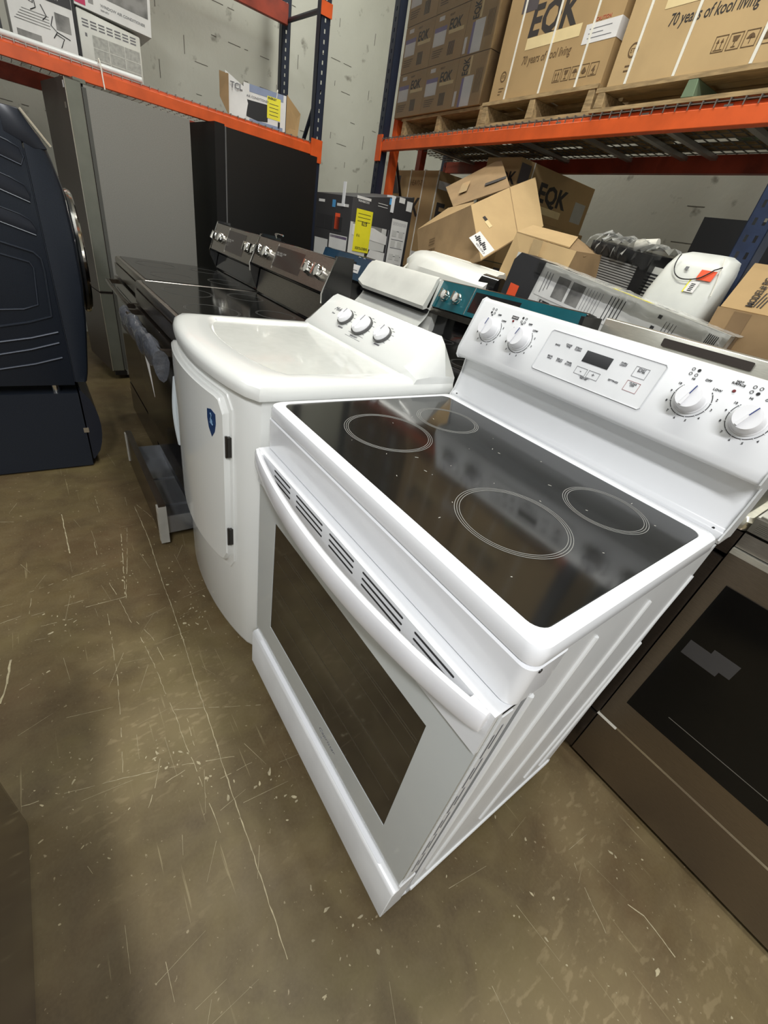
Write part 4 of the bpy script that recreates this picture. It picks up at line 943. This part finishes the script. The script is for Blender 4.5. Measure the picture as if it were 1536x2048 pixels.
g = G(); g.box(0, .68, 0, .45, 0, 1.095, .004); o = g.obj('supporting_carton', cardb_d); o.location = (-2.95, 2.28, 0); o.rotation_euler = (0, 0, math.radians(-4))
tag(o, 'tall plain brown carton on the floor below the strapped EQK carton', 'box')
for i, (z0, z1, lab) in enumerate(((1.535, 1.80, 'long EQK carton lying on top, under the shelf'), (1.265, 1.53, 'long EQK carton second from top, under the shelf'), (.95, 1.26, 'long EQK carton third from top, under the shelf'), (.0, .945, 'large lowest carton of the long EQK stack under the shelf'))):
    T = thing('long_carton', lab, 'box', (-1.60+.02*i, 2.085-.01*i, z0), (0, 0, math.radians(-2-2*i)), 'long cartons stacked under the shelf'); h = z1-z0
    g = G(); g.box(0, .285, 0, .78, 0, h, .004); g.obj('carton_body', cardb, T)
    g = G(); o2 = Vector((.2855, 0, 0))
    g.text('EQK', .13, o2+Y*.22+Z*(h*.38), Y, Z, 0, bold=.035, sx=1.15); g.rect(o2, Y, Z, .18, .50, h*.16, h*.30, 1); g.rect(o2, Y, Z, .01, .10, h*.55, h*.92, 2)
    g.rect(o2, Y, Z, .62, .74, h*.2, h*.62, 3)
    o = Vector((0, -.0004, 0)); g.text('EQK', .085, o+X*.10+Z*(h*.52), X, Z, 0, bold=.03); g.rect(o, X, Z, .09, .26, h*.40, h*.48, 1); g.rect(o, X, Z, .10, .20, h*.1, h*.3, 3)
    g.obj('carton_print', [boxink, cream, pm('dark_logo_patch', (.09, .075, .08), .6), pm('grey_label', (.45, .44, .40), .6)], T)
    g = G(); g.box(.2862, .2875, .12, .128, 0, h); g.obj('strap', strapm, T)
g = G(); g.box(0, .5, 0, .3, 0, .60, .004); o = g.obj('green_grey_box', pm('dull_green_print', (.10, .12, .08), .7)); o.location = (-2.15, 2.62, 1.13); tag(o, 'dull green-grey box deep in the shadow behind the long cartons', 'box')
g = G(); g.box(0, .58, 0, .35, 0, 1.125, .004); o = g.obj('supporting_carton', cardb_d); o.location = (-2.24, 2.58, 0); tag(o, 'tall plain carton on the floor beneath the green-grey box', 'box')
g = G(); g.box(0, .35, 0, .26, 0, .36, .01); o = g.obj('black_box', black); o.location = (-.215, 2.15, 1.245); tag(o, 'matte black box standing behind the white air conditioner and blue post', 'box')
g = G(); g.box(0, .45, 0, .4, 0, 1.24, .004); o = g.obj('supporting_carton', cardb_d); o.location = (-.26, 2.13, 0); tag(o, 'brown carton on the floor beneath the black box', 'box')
g = G(); g.box(0, .5, 0, .35, 0, .12, .004); o = g.obj('white_carton', whitecard); o.location = (.14, 2.12, 1.38); tag(o, 'flat white carton peeking out to the right of the blue post', 'box')
g = G(); g.box(0, .5, 0, .38, 0, 1.375, .004); o = g.obj('supporting_carton', cardb_d); o.location = (.21, 2.12, 0); tag(o, 'dark carton on the floor beneath the flat white carton', 'box')

# ------------------------------------------------------------------ pile in front of the rack
# upside-down charcoal portable air conditioner carton
T = thing('appliance_carton', 'charcoal printed air conditioner carton standing upside down with a yellow energy tag', 'box', (-1.955, 1.355, .0), (0, math.radians(0), math.radians(2)))
Hc = 1.445
g = G(); g.prism([(0, 0), (.50, 0), (.50, Hc+.085), (0, Hc)], 'yz', -.46, 0, 0, .004, 2); g.obj('carton_body', charcoal, T)
ox = Vector((.0005, 0, 0)); g = G()
g.rect(ox, Y, Z, .0, .30, Hc-.42, Hc-.13, 1); g.rect(ox, Y, Z, .02, .26, Hc-.16, Hc-.13, 1)
g.panel([ox+X*.0016+Y*a+Z*(Hc+b) for a, b in ((.19, -.14), (.31, -.17), (.31, -.22), (.02, -.20), (.02, -.14))], .0006, 2); g.panel([ox+X*.0022+Y*a+Z*(Hc+b) for a, b in ((.16, -.31), (.31, -.325), (.31, -.27), (.18, -.265))], .0006, 2); g.rect(ox+X*.002, Y, Z, .15, .29, Hc-.42, Hc-.335, 8); g.rect(ox+X*.001, Y, Z, .315, .322, Hc-.42, Hc-.13, 4)
for a in (.35, .41):
    for b in (-.16, -.22, -.30): g.rect(ox+X*.001, Y, Z, a, a+.04, Hc+b, Hc+b+.035, 1)
for a in (-.05, -.065): g.rect(ox, Y, Z, .20, .28, Hc+a+.05, Hc+a+.053, 2)
g.rect(ox, Y, Z, .335, .475, Hc-.40, Hc-.06, 2); g.rect(ox, Y, Z, .345, .465, Hc-.095, Hc-.075, 3)
for k in range(5): g.rect(ox+X*.0006, Y, Z, .35, .46, Hc-.13-.05*k, Hc-.126-.05*k, 4)
g.rect(ox, Y, Z, .335, .475, Hc-.55, Hc-.43, 2); g.text('VISSANI', .035, ox+X*.0008+Y*.465+Z*(Hc-.445), -Y, -Z, 4, sx=.8)
g.rect(ox, Y, Z, .02, .13, Hc-.43, Hc-.33, 3); g.text('12000 BTU', .021, ox+X*.0008+Y*.125+Z*(Hc-.345), -Y, -Z, 2, sx=.9)
g.rect(ox, Y, Z, .14, .32, Hc-.32, Hc-.265, 5); g.rect(ox, Y, Z, .03, .14, Hc-.002, Hc+.012, 2); g.text('1012984406', .018, ox+X*.0008+Y*.13+Z*(Hc-.006), -Y, -Z, 2)
g.rect(ox, Y, Z, .29, .325, Hc+.01, Hc+.045, 6); g.rect(ox, Y, Z, .37, .42, Hc+.035, Hc+.065, 2); g.rect(ox, Y, Z, .44, .49, Hc+.0, Hc+.055, 2)
oy = Vector((-.46, -.0005, 0))
g.rect(oy, X, Z, .22, .44, Hc-.42, Hc-.22, 2); g.rect(oy, X, Z, .225, .435, Hc-.24, Hc-.225, 3)
for a in (.03, .14, .26): g.rect(oy, X, Z, a, a+.10, Hc-.20, Hc-.12, 5)
g.rect(oy, X, Z, .27, .33, Hc-.19, Hc-.10, 7); g.rect(oy, X, Z, .02, .20, Hc-.44, Hc-.26, 1); g.rect(oy, X, Z, .04, .12, Hc-.05, Hc-.035, 2); g.rect(oy, X, Z, .22, .26, Hc-.07, Hc-.03, 6); g.rect(oy, X, Z, .28, .42, Hc-.06, Hc-.045, 2)
g.obj('carton_print', [boxink, greycard, whitecard, purple, greyink, ink, skyblue, orange_l, pm('leafy_green_print', (.12, .16, .07), .6, var=(60, .3))], T)
g = G(); o3 = ox+X*.0032; g.rect(o3, Y, Z, .035, .165, Hc-.29, Hc-.055, 0, .001); g.text('ENERGYGUIDE', .021, o3+X*.0012+Y*.155+Z*(Hc-.262), -Y, -Z, 1, sx=.72, bold=.02)
g.text('$78', .03, o3+X*.0012+Y*.13+Z*(Hc-.12), -Y, -Z, 1, bold=.01); g.text('9.8', .022, o3+X*.0012+Y*.08+Z*(Hc-.19), -Y, -Z, 1)
for k in range(3): g.rect(o3+X*.0008, Y, Z, .05, .15, Hc-.08-.02*k, Hc-.077-.02*k, 1)
g.obj('yellow_energy_label', [yellow, ink], T)
for dx, y in ((0, .30), (-.12, -.003)):
    g = G()
    if dx == 0: g.box(-.05, .004, y, y+.035, Hc+.05, Hc+.062, .003); g.box(.001, .005, y+.005, y+.03, Hc-.03, Hc+.06, .001)
    else: g.box(dx, dx+.03, -.005, -.001, Hc-.06, Hc+.07, .001)
    g.obj('white_carry_strap', plastic_w, T)
g = G(); g.box(0, .35, 0, .3, 0, 1.42, .005); o = g.obj('brown_carton', cardb_d); o.location = (-2.86, 1.74, 0); tag(o, 'plain brown carton glimpsed between the black refrigerator and the charcoal carton', 'box')

# tilted open box made of panels
def panels(name, label, cat, specs, mats, extra=None):
    T = thing(name, label, cat, specs[0][1][0])
    o0 = Vector(specs[0][1][0])
    for nm, pts, m in specs:
        g = G(); g.panel([Vector(p)-o0 for p in pts], .005, 0); g.obj(nm, m, T)
    return T, o0
A_, B_, Cc, Dd, Ff = (-1.568, 1.6, 1.344), (-1.054, 1.5, 1.481), (-1.081, 1.78, 1.609), (-.86, 1.70, 1.395), (-.843, 1.45, 1.259)
Gg = (-1.40, 1.55, 1.09)
A2, G2 = (-1.60, 1.88, 1.47), (-1.43, 1.85, 1.22)
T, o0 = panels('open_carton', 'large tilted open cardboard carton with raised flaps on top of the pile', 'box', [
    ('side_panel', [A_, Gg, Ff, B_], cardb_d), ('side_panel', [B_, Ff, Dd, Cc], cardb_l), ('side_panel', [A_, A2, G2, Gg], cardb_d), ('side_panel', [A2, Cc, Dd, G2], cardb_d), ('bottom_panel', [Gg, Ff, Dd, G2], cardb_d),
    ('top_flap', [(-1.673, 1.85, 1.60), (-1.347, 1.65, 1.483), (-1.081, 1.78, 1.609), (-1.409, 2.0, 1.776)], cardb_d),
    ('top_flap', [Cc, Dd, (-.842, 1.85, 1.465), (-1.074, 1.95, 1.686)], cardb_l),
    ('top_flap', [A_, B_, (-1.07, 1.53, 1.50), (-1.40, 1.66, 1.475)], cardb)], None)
b_, f_, d_, c2_ = Vector(B_), Vector(Ff), Vector(Dd), Vector(Cc)
fr_ = ((d_-f_)).normalized(); fu_ = (b_-f_).normalized(); fn_ = fr_.cross((b_-f_)).normalized(); fu_ = fn_.cross(fr_).normalized()
g = G(); oo = f_-o0+fn_*.0008
g.rect(oo, fr_, fu_, .025, .105, .005, .125, 0); 
for k in range(9): 
    random.seed(k+3); g.rect(oo+fn_*.0006, fr_, fu_, .050+.004*(k % 3), .068+.006*(k % 4), .03+.010*k, .038+.010*k, 1)
g.text('CAN USA', .016, oo+fn_*.001+fr_*.045+fu_*.015, fu_, -fr_, 1)
g.obj('shipping_sticker', [paper, ink], T)
g = G(); g.rect(oo, fr_, fu_, .165, .185, .12, .16, 0, .001); g.prism([(x*.02, y*.014) for x, y in [(math.cos(a), math.sin(a)) for a in [2*PI*k/12 for k in range(12)]]], 'xy', 0, .001, 1)
bmesh.ops.transform(g.bm, matrix=Matrix.Translation(Vector((0, 0, 0))), verts=[]); g.obj('torn_hand_hole', [boxink, boxink], T) if False else g.bm.free()
g = G(); g.rect(oo, fr_, fu_, .165, .188, .115, .155, 0, .001); g.rect(oo, fr_, fu_, .172, .190, .155, .180, 1, .001); g.obj('torn_hand_hole', [cream, boxink], T)
a_ = Vector(A_)-o0; g = G(); e1 = (Vector(B_)-Vector(A_)).normalized(); e2 = (Vector(A_)-Vector(Gg)).normalized(); e0 = e1.cross(e2).normalized(); e2 = e0.cross(e1)
for k in range(3): g.rect(a_+e0*.001, e1, e2, .17, .23, -.09-.014*k, -.087-.014*k, 0)
g.text('MADE IN', .018, a_+e0*.001+e1*.17-e2*.15, e1, e2, 0); g.obj('faint_printing', brownink, T)
g = G(); p = Vector((-1.347, 1.65, 1.483))-o0; q1 = (Vector((-1.081, 1.78, 1.609))-Vector((-1.347, 1.65, 1.483))).normalized(); q2 = (Vector((-1.409, 2.0, 1.776))-Vector((-1.081, 1.78, 1.609))).normalized(); q0 = q1.cross(q2).normalized(); q2 = q0.cross(q1)
g.rect(p+q0*.001, q1, q2, .16, .28, .12, .15, 0); g.rect(p+q0*.001, q1, q2, .0, .05, .14, .26, 1); g.obj('torn_tape', [boxink, tape], T)
# second open box
T, o0 = panels('open_carton', 'smaller open light brown carton right of the big tilted one', 'box', [
    ('side_panel', [(-.712, 1.5, 1.395), (-.76, 1.45, 1.00), (-.42, 1.48, 1.00), (-.40, 1.55, 1.365)], cardb_l),
    ('side_panel', [(-.40, 1.55, 1.365), (-.42, 1.48, 1.0), (-.36, 1.80, 1.0), (-.42, 1.80, 1.38)], cardb_d),
    ('side_panel', [(-.712, 1.5, 1.395), (-.80, 1.72, 1.38), (-.80, 1.72, 1.0), (-.76, 1.45, 1.0)], cardb_d),
    ('top_flap', [(-.712, 1.5, 1.395), (-.79, 1.70, 1.446), (-.55, 1.75, 1.428), (-.44, 1.55, 1.371)], cardb_l),
    ('top_flap', [(-.55, 1.752, 1.427), (-.44, 1.552, 1.370), (-.40, 1.62, 1.355), (-.44, 1.82, 1.378)], cardb_d)], None)
g = G(); g.rect(Vector((-.60, 1.495, 1.32))-o0, X, Z, 0, .055, 0, .06, 0, .001); g.obj('tape_strip', tape, T)

# long grey air conditioner carton lying tilted
p0 = Vector((-.545, 1.350, 1.318)); p1 = Vector((.345, 1.44, 1.200)); ax = (p1-p0); Lc = ax.length; ax.normalize()
dp = Vector((-.0, 1.0, -.02)); dp = (dp-ax*dp.dot(ax)).normalized(); un = ax.cross(dp)
T = thing('long_appliance_carton', 'long light grey air conditioner carton in torn plastic wrap, lying tilted across the pile', 'box', p0)
T.rotation_euler = Matrix((ax, dp, un)).transposed().to_euler()
g = G(); g.box(0, Lc, 0, .16, -.36, 0, .006); g.obj('carton_body', greycard, T)
g = G(); g.prism([(-.003, -.36), (-.003, -.03), (.02, .003), (.15, .003), (.125, -.36)], 'xz', -.003, .163); g.obj('charcoal_carton_end', charcoal, T)
o = Vector((0, -.0035, 0)); g = G()
g.rect(o, X, Z, .028, .075, -.235, -.115, 7, .001)
g.obj('orange_sticker', [orange_l]*8, T)
o = Vector((0, -.0006, 0)); g = G()
g.rect(o, X, Z, .155, .50, -.118, -.010, 1); g.rect(o, X, Z, .142, .185, -.215, -.122, 1); g.text('VISSANI.', .026, o-Y*.001+X*.176+Z*(-.235), Z, -X, 0, sx=1.0)
g.rect(o, X, Z, .195, .245, -.220, -.128, 0); g.text('PORTABLE\nAIR CONDITIONER', .015, o-Y*.001+X*.212+Z*(-.216), Z, -X, 2, sx=.8)
g.rect(o, X, Z, .255, .345, -.225, -.130, 1)
for k in range(9): g.rect(o-Y*.0006, X, Z, .262+.0085*k, .267+.0085*k, -.215, -.140, 0)
for a in (.235, .305): g.rect(o-Y*.0006, X, Z, a, a+.058, -.105, -.025, 3)
for k in range(3): g.rect(o-Y*.0006, X, Z, .175+.014*k, .178+.014*k, -.105+.01*k, -.025, 5)
for k in range(6): g.rect(o-Y*.0006, X, Z, .375+.013*k, .3765+.013*k, -.105, -.025, 5)
for k in range(5): g.rect(o-Y*.0006, X, Z, .475+.014*k, .478+.014*k, -.105, -.020, 0)
for a, b in ((.665, -.03), (.660, -.070), (.655, -.100)): g.rect(o-Y*.0006, X, Z, a, a+.013, b, b+.012, 0)
for k in range(4): g.rect(o-Y*.0006, X, Z, .70+.012*k, .7015+.012*k, -.10, -.03, 0)
g.rect(o, X, Z, .835, .885, -.06, -.01, 1)
for k in range(6): g.rect(o-Y*.0006, X, Z, .842+.006*k, .845+.006*k, -.055, -.015, 0)
ot = Vector((0, 0, .0006)); g.rect(ot, X, Y, .44, .60, .045, .10, 4); g.rect(ot, X, Y, .18, .27, .06, .11, 0); g.text('40GWBTF', .03, ot+Z*.001+X*.28+Y*.06, X, Y, 5); g.rect(ot, X, Y, .60, .68, .12, .15, 0)
g.rect(ot, X, Y, .15, Lc, 0, .008, 2)
g.obj('carton_print', [ink, whitecard, paper, greyphoto, yellow, greyink], T)
g = G(); L = []
for i in range(41):
    x = .12+(Lc-.10)*i/40
    L.append([(x+random.uniform(-.004, .004), y+random.uniform(-.002, .002)-.003, z+abs(random.gauss(0, .002))) for y, z in ((-.007, -.045), (-.007, -.02), (-.004, .003), (.03, .006), (.06, .006), (.11, .007), (.166, .003), (.17, -.06))])
g.loft(L, c0=False, c1=False, closed=False); g.obj('torn_plastic_wrap', wrap, T)
# plain box under the long carton
g = G(); g.box(0, .64, 0, .20, 0, .82, .004); o = g.obj('supporting_carton', cardb_d); o.location = (-.42, 1.385, 0); tag(o, 'brown carton on the floor beneath the long grey carton', 'box')
g = G(); g.box(0, .25, 0, .24, 0, .98, .004); o = g.obj('supporting_carton', cardb_d); o.location = (-.675, 1.53, 0); tag(o, 'brown carton on the floor beneath the smaller open carton', 'box')
g = G(); g.box(0, .62, 0, .45, 0, 1.07, .004); o = g.obj('supporting_carton', cardb_d); o.location = (-1.52, 1.535, 0); tag(o, 'brown carton on the floor beneath the big tilted open carton', 'box')

# rolled white lid behind the teal range
T = thing('washer_top', 'off-white appliance top with a rounded rim and dark end, behind the teal range', 'appliance', (-1.34, 1.34, 0))
g = G(); L = []
for i in range(15):
    t = i/14; x = .0+.66*t; hh = 1.255-.035*t; e = .05*max(0, 1-t*7)**2
    L.append([(x, .0+e, .9), (x, -.012+e, 1.10-e), (x, .0+e, 1.175-e-.02*t), (x, .04, hh-.035-e*.6), (x, .09, hh-.004-e*.4), (x, .13, hh-e*.3), (x, .17, hh-.012), (x, .18, .9)])
g.loft(L); g.obj('curved_lid', aged_w, T)
g = G(); g.tube([(.0, .03, 1.14), (.02, .07, 1.195), (.06, .105, 1.235), (.12, .125, 1.247), (.4, .127, 1.236), (.66, .127, 1.221)], .006, 8); g.obj('pale_rim', strapm, T)
g = G(); g.cyl((.60, .07, 1.155), (.70, .075, 1.155), .055, .05, 20); g.obj('dark_end', blackgl, T)
g = G(); g.box(0, .66, .0, .18, 0, .90, .01); g.obj('cabinet', aged_w, T)

# black air conditioner wrapped in crumpled plastic
T = thing('window_air_conditioner', 'black air conditioner grille wrapped in crumpled clear plastic, behind the long grey carton', 'air conditioner', (-.505, 1.80, 1.25), (math.radians(4), math.radians(5), 0))
g = G(); g.box(0, .31, 0, .20, -.05, .185, .008); g.obj('housing', black, T)
g = G()
for k in range(14): g.box(.0, .262, -.006, .004, .0+.0098*k, .0062+.0098*k)
g.obj('grille', pm('grey_louvre', (.30, .295, .28), .35), T)
g = G(); L = []
for i in range(27):
    x = -.02+.35*i/26; L.append([(x+random.gauss(0, .004), y+random.gauss(0, .006), z+random.gauss(0, .008)) for y, z in ((-.014, .135), (-.018, .155), (-.014, .175), (-.010, .195), (.04, .215), (.10, .222), (.2, .20))])
g.loft(L, c0=False, c1=False, closed=False); g.obj('crumpled_plastic', wrap, T)
g = G(); g.cyl((.16, .10, .20), (.25, .10, .225), .024, .020, 16); g.obj('white_hose_end', strapm, T)
g = G(); g.box(0, .42, 0, .26, 0, 1.19, .004); o = g.obj('supporting_carton', cardb_d); o.location = (-.56, 1.78, 0); tag(o, 'brown carton on the floor beneath the plastic-wrapped air conditioner', 'box')
# louvred unit
T = thing('louvred_air_conditioner', 'pale unit with dark vertical louvres, left of the white portable air conditioner', 'air conditioner', (-.225, 1.84, 1.17), (0, math.radians(4), 0))
g = G(); g.box(0, .14, 0, .2, 0, .205, .005); g.obj('housing', acw, T)
g = G()
for k in range(14): g.box(.008, .085, -.002, .003, .01+.0125*k, .0165+.0125*k)
g.obj('louvre', ink, T)
g = G(); g.box(0, .19, 0, .24, 0, 1.165, .004); o = g.obj('supporting_carton', cardb_d); o.location = (-.135, 1.91, 0); tag(o, 'brown carton on the floor beneath the louvred unit', 'box')
# white portable air conditioner
T = thing('portable_air_conditioner', 'white rounded portable air conditioner with a red sticker and black cord, beside the blue post', 'air conditioner', (-.115, 1.62, .0), (math.radians(0), 0, 0))
g = G(); L = []
for z, e, yo in ((.02, 0, 0), (1.05, 0, 0), (1.28, 0, .02), (1.38, .008, .05), (1.42, .02, .065), (1.435, .05, .075)):
    L.append([(x+(.07 if False else .0)+(z-1.1)*.10, y+yo, z) for x, y in rr(e, .265-e, e*.5, .20-e*.5, .045)])
g.loft(L); g.obj('housing', pm('portable_ac_white', (.70, .71, .66), .35), T)
def acf(x, z): return Vector((x+(z-1.1)*.10, (.02+(z-1.28)*.30) if z > 1.28 else .0+(z-1.05)*.087, z))
g = G(); fz = Vector((.10, .30, 1)).normalized(); o = acf(.16, 1.345)
g.rect(o-Y*.003, X, fz, .0, .055, .0, .035, 0, .002); g.obj('red_sticker', orange_l, T)
g = G(); g.rect(acf(.15, 1.30)-Y*.004, X, fz, 0, .035, 0, .04, 0, .002); g.rect(acf(.145, 1.298)-Y*.003, X, fz, 0, .005, 0, .045, 1, .002)
for k in range(5): g.rect(acf(.15, 1.30)-Y*.0062, X, fz, .010, .025, .005+.006*k, .008+.006*k, 2)
g.obj('barcode_sticker', [paper, yellow, ink], T)
g = G(); g.rect(acf(.10, 1.37)-Y*.003, X, fz, 0, .012, 0, .012, 0, .002); g.obj('small_logo', greyink, T)
g = G(); g.tube([acf(.12-.065*math.cos(a)+.03*max(0, a-1.6)*.9, 1.405-.066*math.sin(min(a, 2.6))+(max(0, a-2.2)*.03))-Y*.010 for a in [-.2+3.2*q/24 for q in range(25)]], .0022, 8); g.obj('power_cord', black, T)
g = G(); g.tube([acf(.205, 1.425)-Y*.004, acf(.235, 1.35)-Y*.004, acf(.25, 1.30)-Y*.004], .002, 6); g.obj('plastic_tie', strapm, T)
# model-number carton to the right of the post
T = thing('brown_carton', 'brown carton with a printed model number, right of the blue rack post', 'box', (.235, 1.50, .0), (0, 0, math.radians(2)))
g = G(); g.box(.005, .60, .01, .40, 0, 1.275, .004); g.obj('carton_body', cardb_d, T)
g = G(); g.panel([(.0, .05, 1.277), (.60, .05, 1.277), (.60, .26, 1.43), (-.03, .26, 1.43)], .005); lf = g.obj('lifted_top_flap', cardb, T)
g = G(); fu = Vector((0, .21, .153)).normalized(); g.text('MODEL# BC-42', .032, Vector((.060, .075, 1.2965)), fu, -X, 0, bold=.015) if False else g.text('MODEL# BC-42164', .030, Vector((.085, .065, 1.292)), Vector((-.03, .205, .150)), Vector((-1, -.12, -.04)), 0, bold=.01)
for k in range(4): g.rect(Vector((.075, .07, 1.2935)), X, fu, .010*k, .010*k+.004, 0, .06+.02*(k % 2), 0)
g.obj('printed_lettering', boxink, lf)
g = G(); g.box(.06, .11, .008, .0098, 0, 1.27); g.obj('side_seam', pm('seam_dark_brown', (.22, .14, .07), .9), T)  # darker brown strip up the front of the carton

# ------------------------------------------------------------------ things on the left rack
LX = -3.2
T = thing('window_air_conditioner', 'white window air conditioner with grille on the left rack deck', 'air conditioner', (LX, .135, 1.781), (0, 0, math.radians(0)))
g = G(); g.prism([(0, .0), (.325, .0), (.325, .235), (.0, .262)], 'yz', -.30, 0, 0, .008, 2); g.obj('housing', acw, T)
g = G(); o = Vector((.0006, 0, 0))
g.rect(o, Y, Z, .065, .315, .01, .165, 0); 
for a in (.145, .23): g.rect(o+X*.0008, Y, Z, a, a+.003, .01, .165, 1)
for a in (.06, .11): g.rect(o+X*.0008, Y, Z, .065, .315, a, a+.003, 1)
g.obj('front_grille', [acg, acw], T)
g = G()
for k in range(7): 
    for q in range(3): g.rect(o, Y, Z, .022+.041*k, .053+.041*k, .190+.013*q, .196+.013*q, 0)
g.rect(o, Y, Z, .03, .04, .15, .165, 0)
g.obj('top_vent', greyink, T)
T = thing('air_conditioner_carton', 'white and grey carton with a crimson corner, on top of the window air conditioner', 'box', (LX, .15, 2.048), (math.radians(-2.5), 0, 0))
g = G(); g.box(-.32, .01, -.02, .375, 0, .40, .004); g.obj('carton_body', whitecard, T)
g = G(); o = Vector((.0106, 0, 0)); g.rect(o, Y, Z, -.018, .035, .01, .09, 1); g.rect(o, Y, Z, .09, .36, .075, .38, 2); g.text('WINDOW AIR CONDITIONER', .017, o+X*.0008+Y*.11+Z*.035, Y, Z, 0); g.rect(o, Y, Z, .05, .075, .03, .06, 2); g.text('5000 BTU', .010, o+X*.0008+Y*.11+Z*.018, Y, Z, 0)
g.obj('carton_print', [greyink, magenta, greyphoto], T)
T = thing('appliance_carton', 'pale printed carton with black marker scrawl on the left rack', 'box', (LX, -.185, 1.781))
g = G(); g.box(-.32, 0, 0, .30, 0, .30, .004); g.obj('carton_body', whitecard, T)
g = G(); o = Vector((.0006, 0, 0)); g.rect(o, Y, Z, .002, .298, .235, .298, 0); g.rect(o, Y, Z, .02, .13, .02, .08, 1); g.rect(o, Y, Z, .21, .28, .13, .2, 1)
for k in range(5): g.rect(o, Y, Z, .02+.01*k, .18, .12+.012*k, .123+.012*k, 1)
g.text('ENERGY', .022, o+X*.0008+Y*.16+Z*.25, Y, Z, 2)
g.obj('carton_print', [charcoal, greyphoto, whitecard], T)
g = G()
for pts in ([(.09, .25), (.095, .21), (.115, .205), (.12, .25), (.125, .19), (.10, .175)], [(.15, .21), (.17, .17), (.15, .15)], [(.20, .18), (.185, .14), (.21, .12), (.19, .09), (.205, .11), (.24, .10), (.22, .06)], [(.21, .12), (.27, .105)]):
    g.tube([(.0016, y, z) for y, z in pts], .0022, 6)
g.obj('marker_scrawl', ink, T)
T = thing('appliance_carton', 'grey carton with dark side at the far left edge of the left rack', 'box', (LX, -.56, 1.781))
g = G(); g.box(-.32, 0, 0, .33, 0, .32, .004); g.obj('carton_body', whitecard, T)
g = G(); g.rect(Vector((.0006, 0, 0)), Y, Z, .29, .33, 0, .32, 0); g.obj('carton_print', charcoal, T)
g = G(); g.box(-.28, 0, 0, .03, 0, .30, .004); o = g.obj('black_divider_box', black); o.location = (LX-.004, .1175-.0, 1.781); o.scale = (1, .5, 1); tag(o, 'thin black slab between the scrawled carton and the window air conditioner', 'box')
g = G(); g.cyl((0, -1.2, 0), (0, 0, 0), .014, n=20); o = g.obj('white_pipe', pm('white_pvc', (.80, .82, .80), .25)); o.location = (-3.04, .415, 1.797); tag(o, 'long white plastic pipe lying along the edge of the left rack', 'pipe')
g = G(); g.tube([(0, 0, 0), (.028, .0, .016), (.045, .002, .0), (.048, .005, -.06), (.050, .008, -.115)], .0035, 6); o = g.obj('white_cable_tie', strapm); o.location = (-3.035, .19, 1.806); tag(o, 'white tie looped over the pipe and hanging down the orange beam', 'tie')
# torn white carton with yellow tag
T = thing('torn_carton', 'torn white and brown air conditioner carton with a yellow tag on the left rack', 'box', (-3.16, .99, 1.784), (0, 0, math.radians(-12)))
g = G(); g.box(-.25, 0, .10, .40, 0, .205, .004); g.obj('carton_body', whitecard, T)
g = G(); g.panel([(.006, -.01, .0), (.010, .11, .0), (.004, .13, .10), (.008, .10, .18), (-.01, -.02, .235), (-.012, -.005, .12)], .003); g.obj('crumpled_white_flap', whitecard, T)
g = G(); g.panel([(.004, .0, .0), (.004, -.06, .09), (-.05, -.055, .23), (.0, .0, .22)], .004); g.obj('torn_flap', cardb_d, T)
g = G(); g.panel([(.0, .405, .0), (-.02, .50, -.0), (-.04, .52, .14), (.0, .405, .215)], .004); g.obj('side_flap', cardb, T)
g = G(); o = Vector((.0006, 0, 0)); g.prism([(.12, .12), (.27, .125), (.27, .03), (.20, .02), (.12, .03)], 'yz', .0006, .0014, 0); g.rect(o, Y, Z, .14, .38, .165, .205, 1); g.text('TCL', .045, o+X*.011+Y*.01+Z*.155, Y, Z, 2, bold=.02); g.text('AIR CONDITIONER', .018, o+X*.001+Y*.12+Z*.135, Y, Z, 2); g.rect(o, Y, Z, .14, .38, 0, .022, 1); g.rect(o, Y, Z, .345, .36, .012, .05, 0)
g.obj('carton_print', [black, bluegrey, greyink], T)
g = G(); g.rect(o, Y, Z, .265, .36, .055, .175, 0, .001); g.text('ENERGY', .016, o+X*.0015+Y*.27+Z*.16, Y, Z, 1, bold=.03)
for k in range(4): g.rect(o+X*.001, Y, Z, .28, .345, .075+.02*k, .078+.02*k, 1)
g.obj('yellow_energy_tag', [yellow, ink], T)
for p in ((.29, .0), ):
    g = G(); g.tube([(.002, .33, .175), (.004, .335, .21), (-.02, .34, .225)], .003, 6); g.obj('plastic_tie', strapm, T)
bpy.context.view_layer.update()
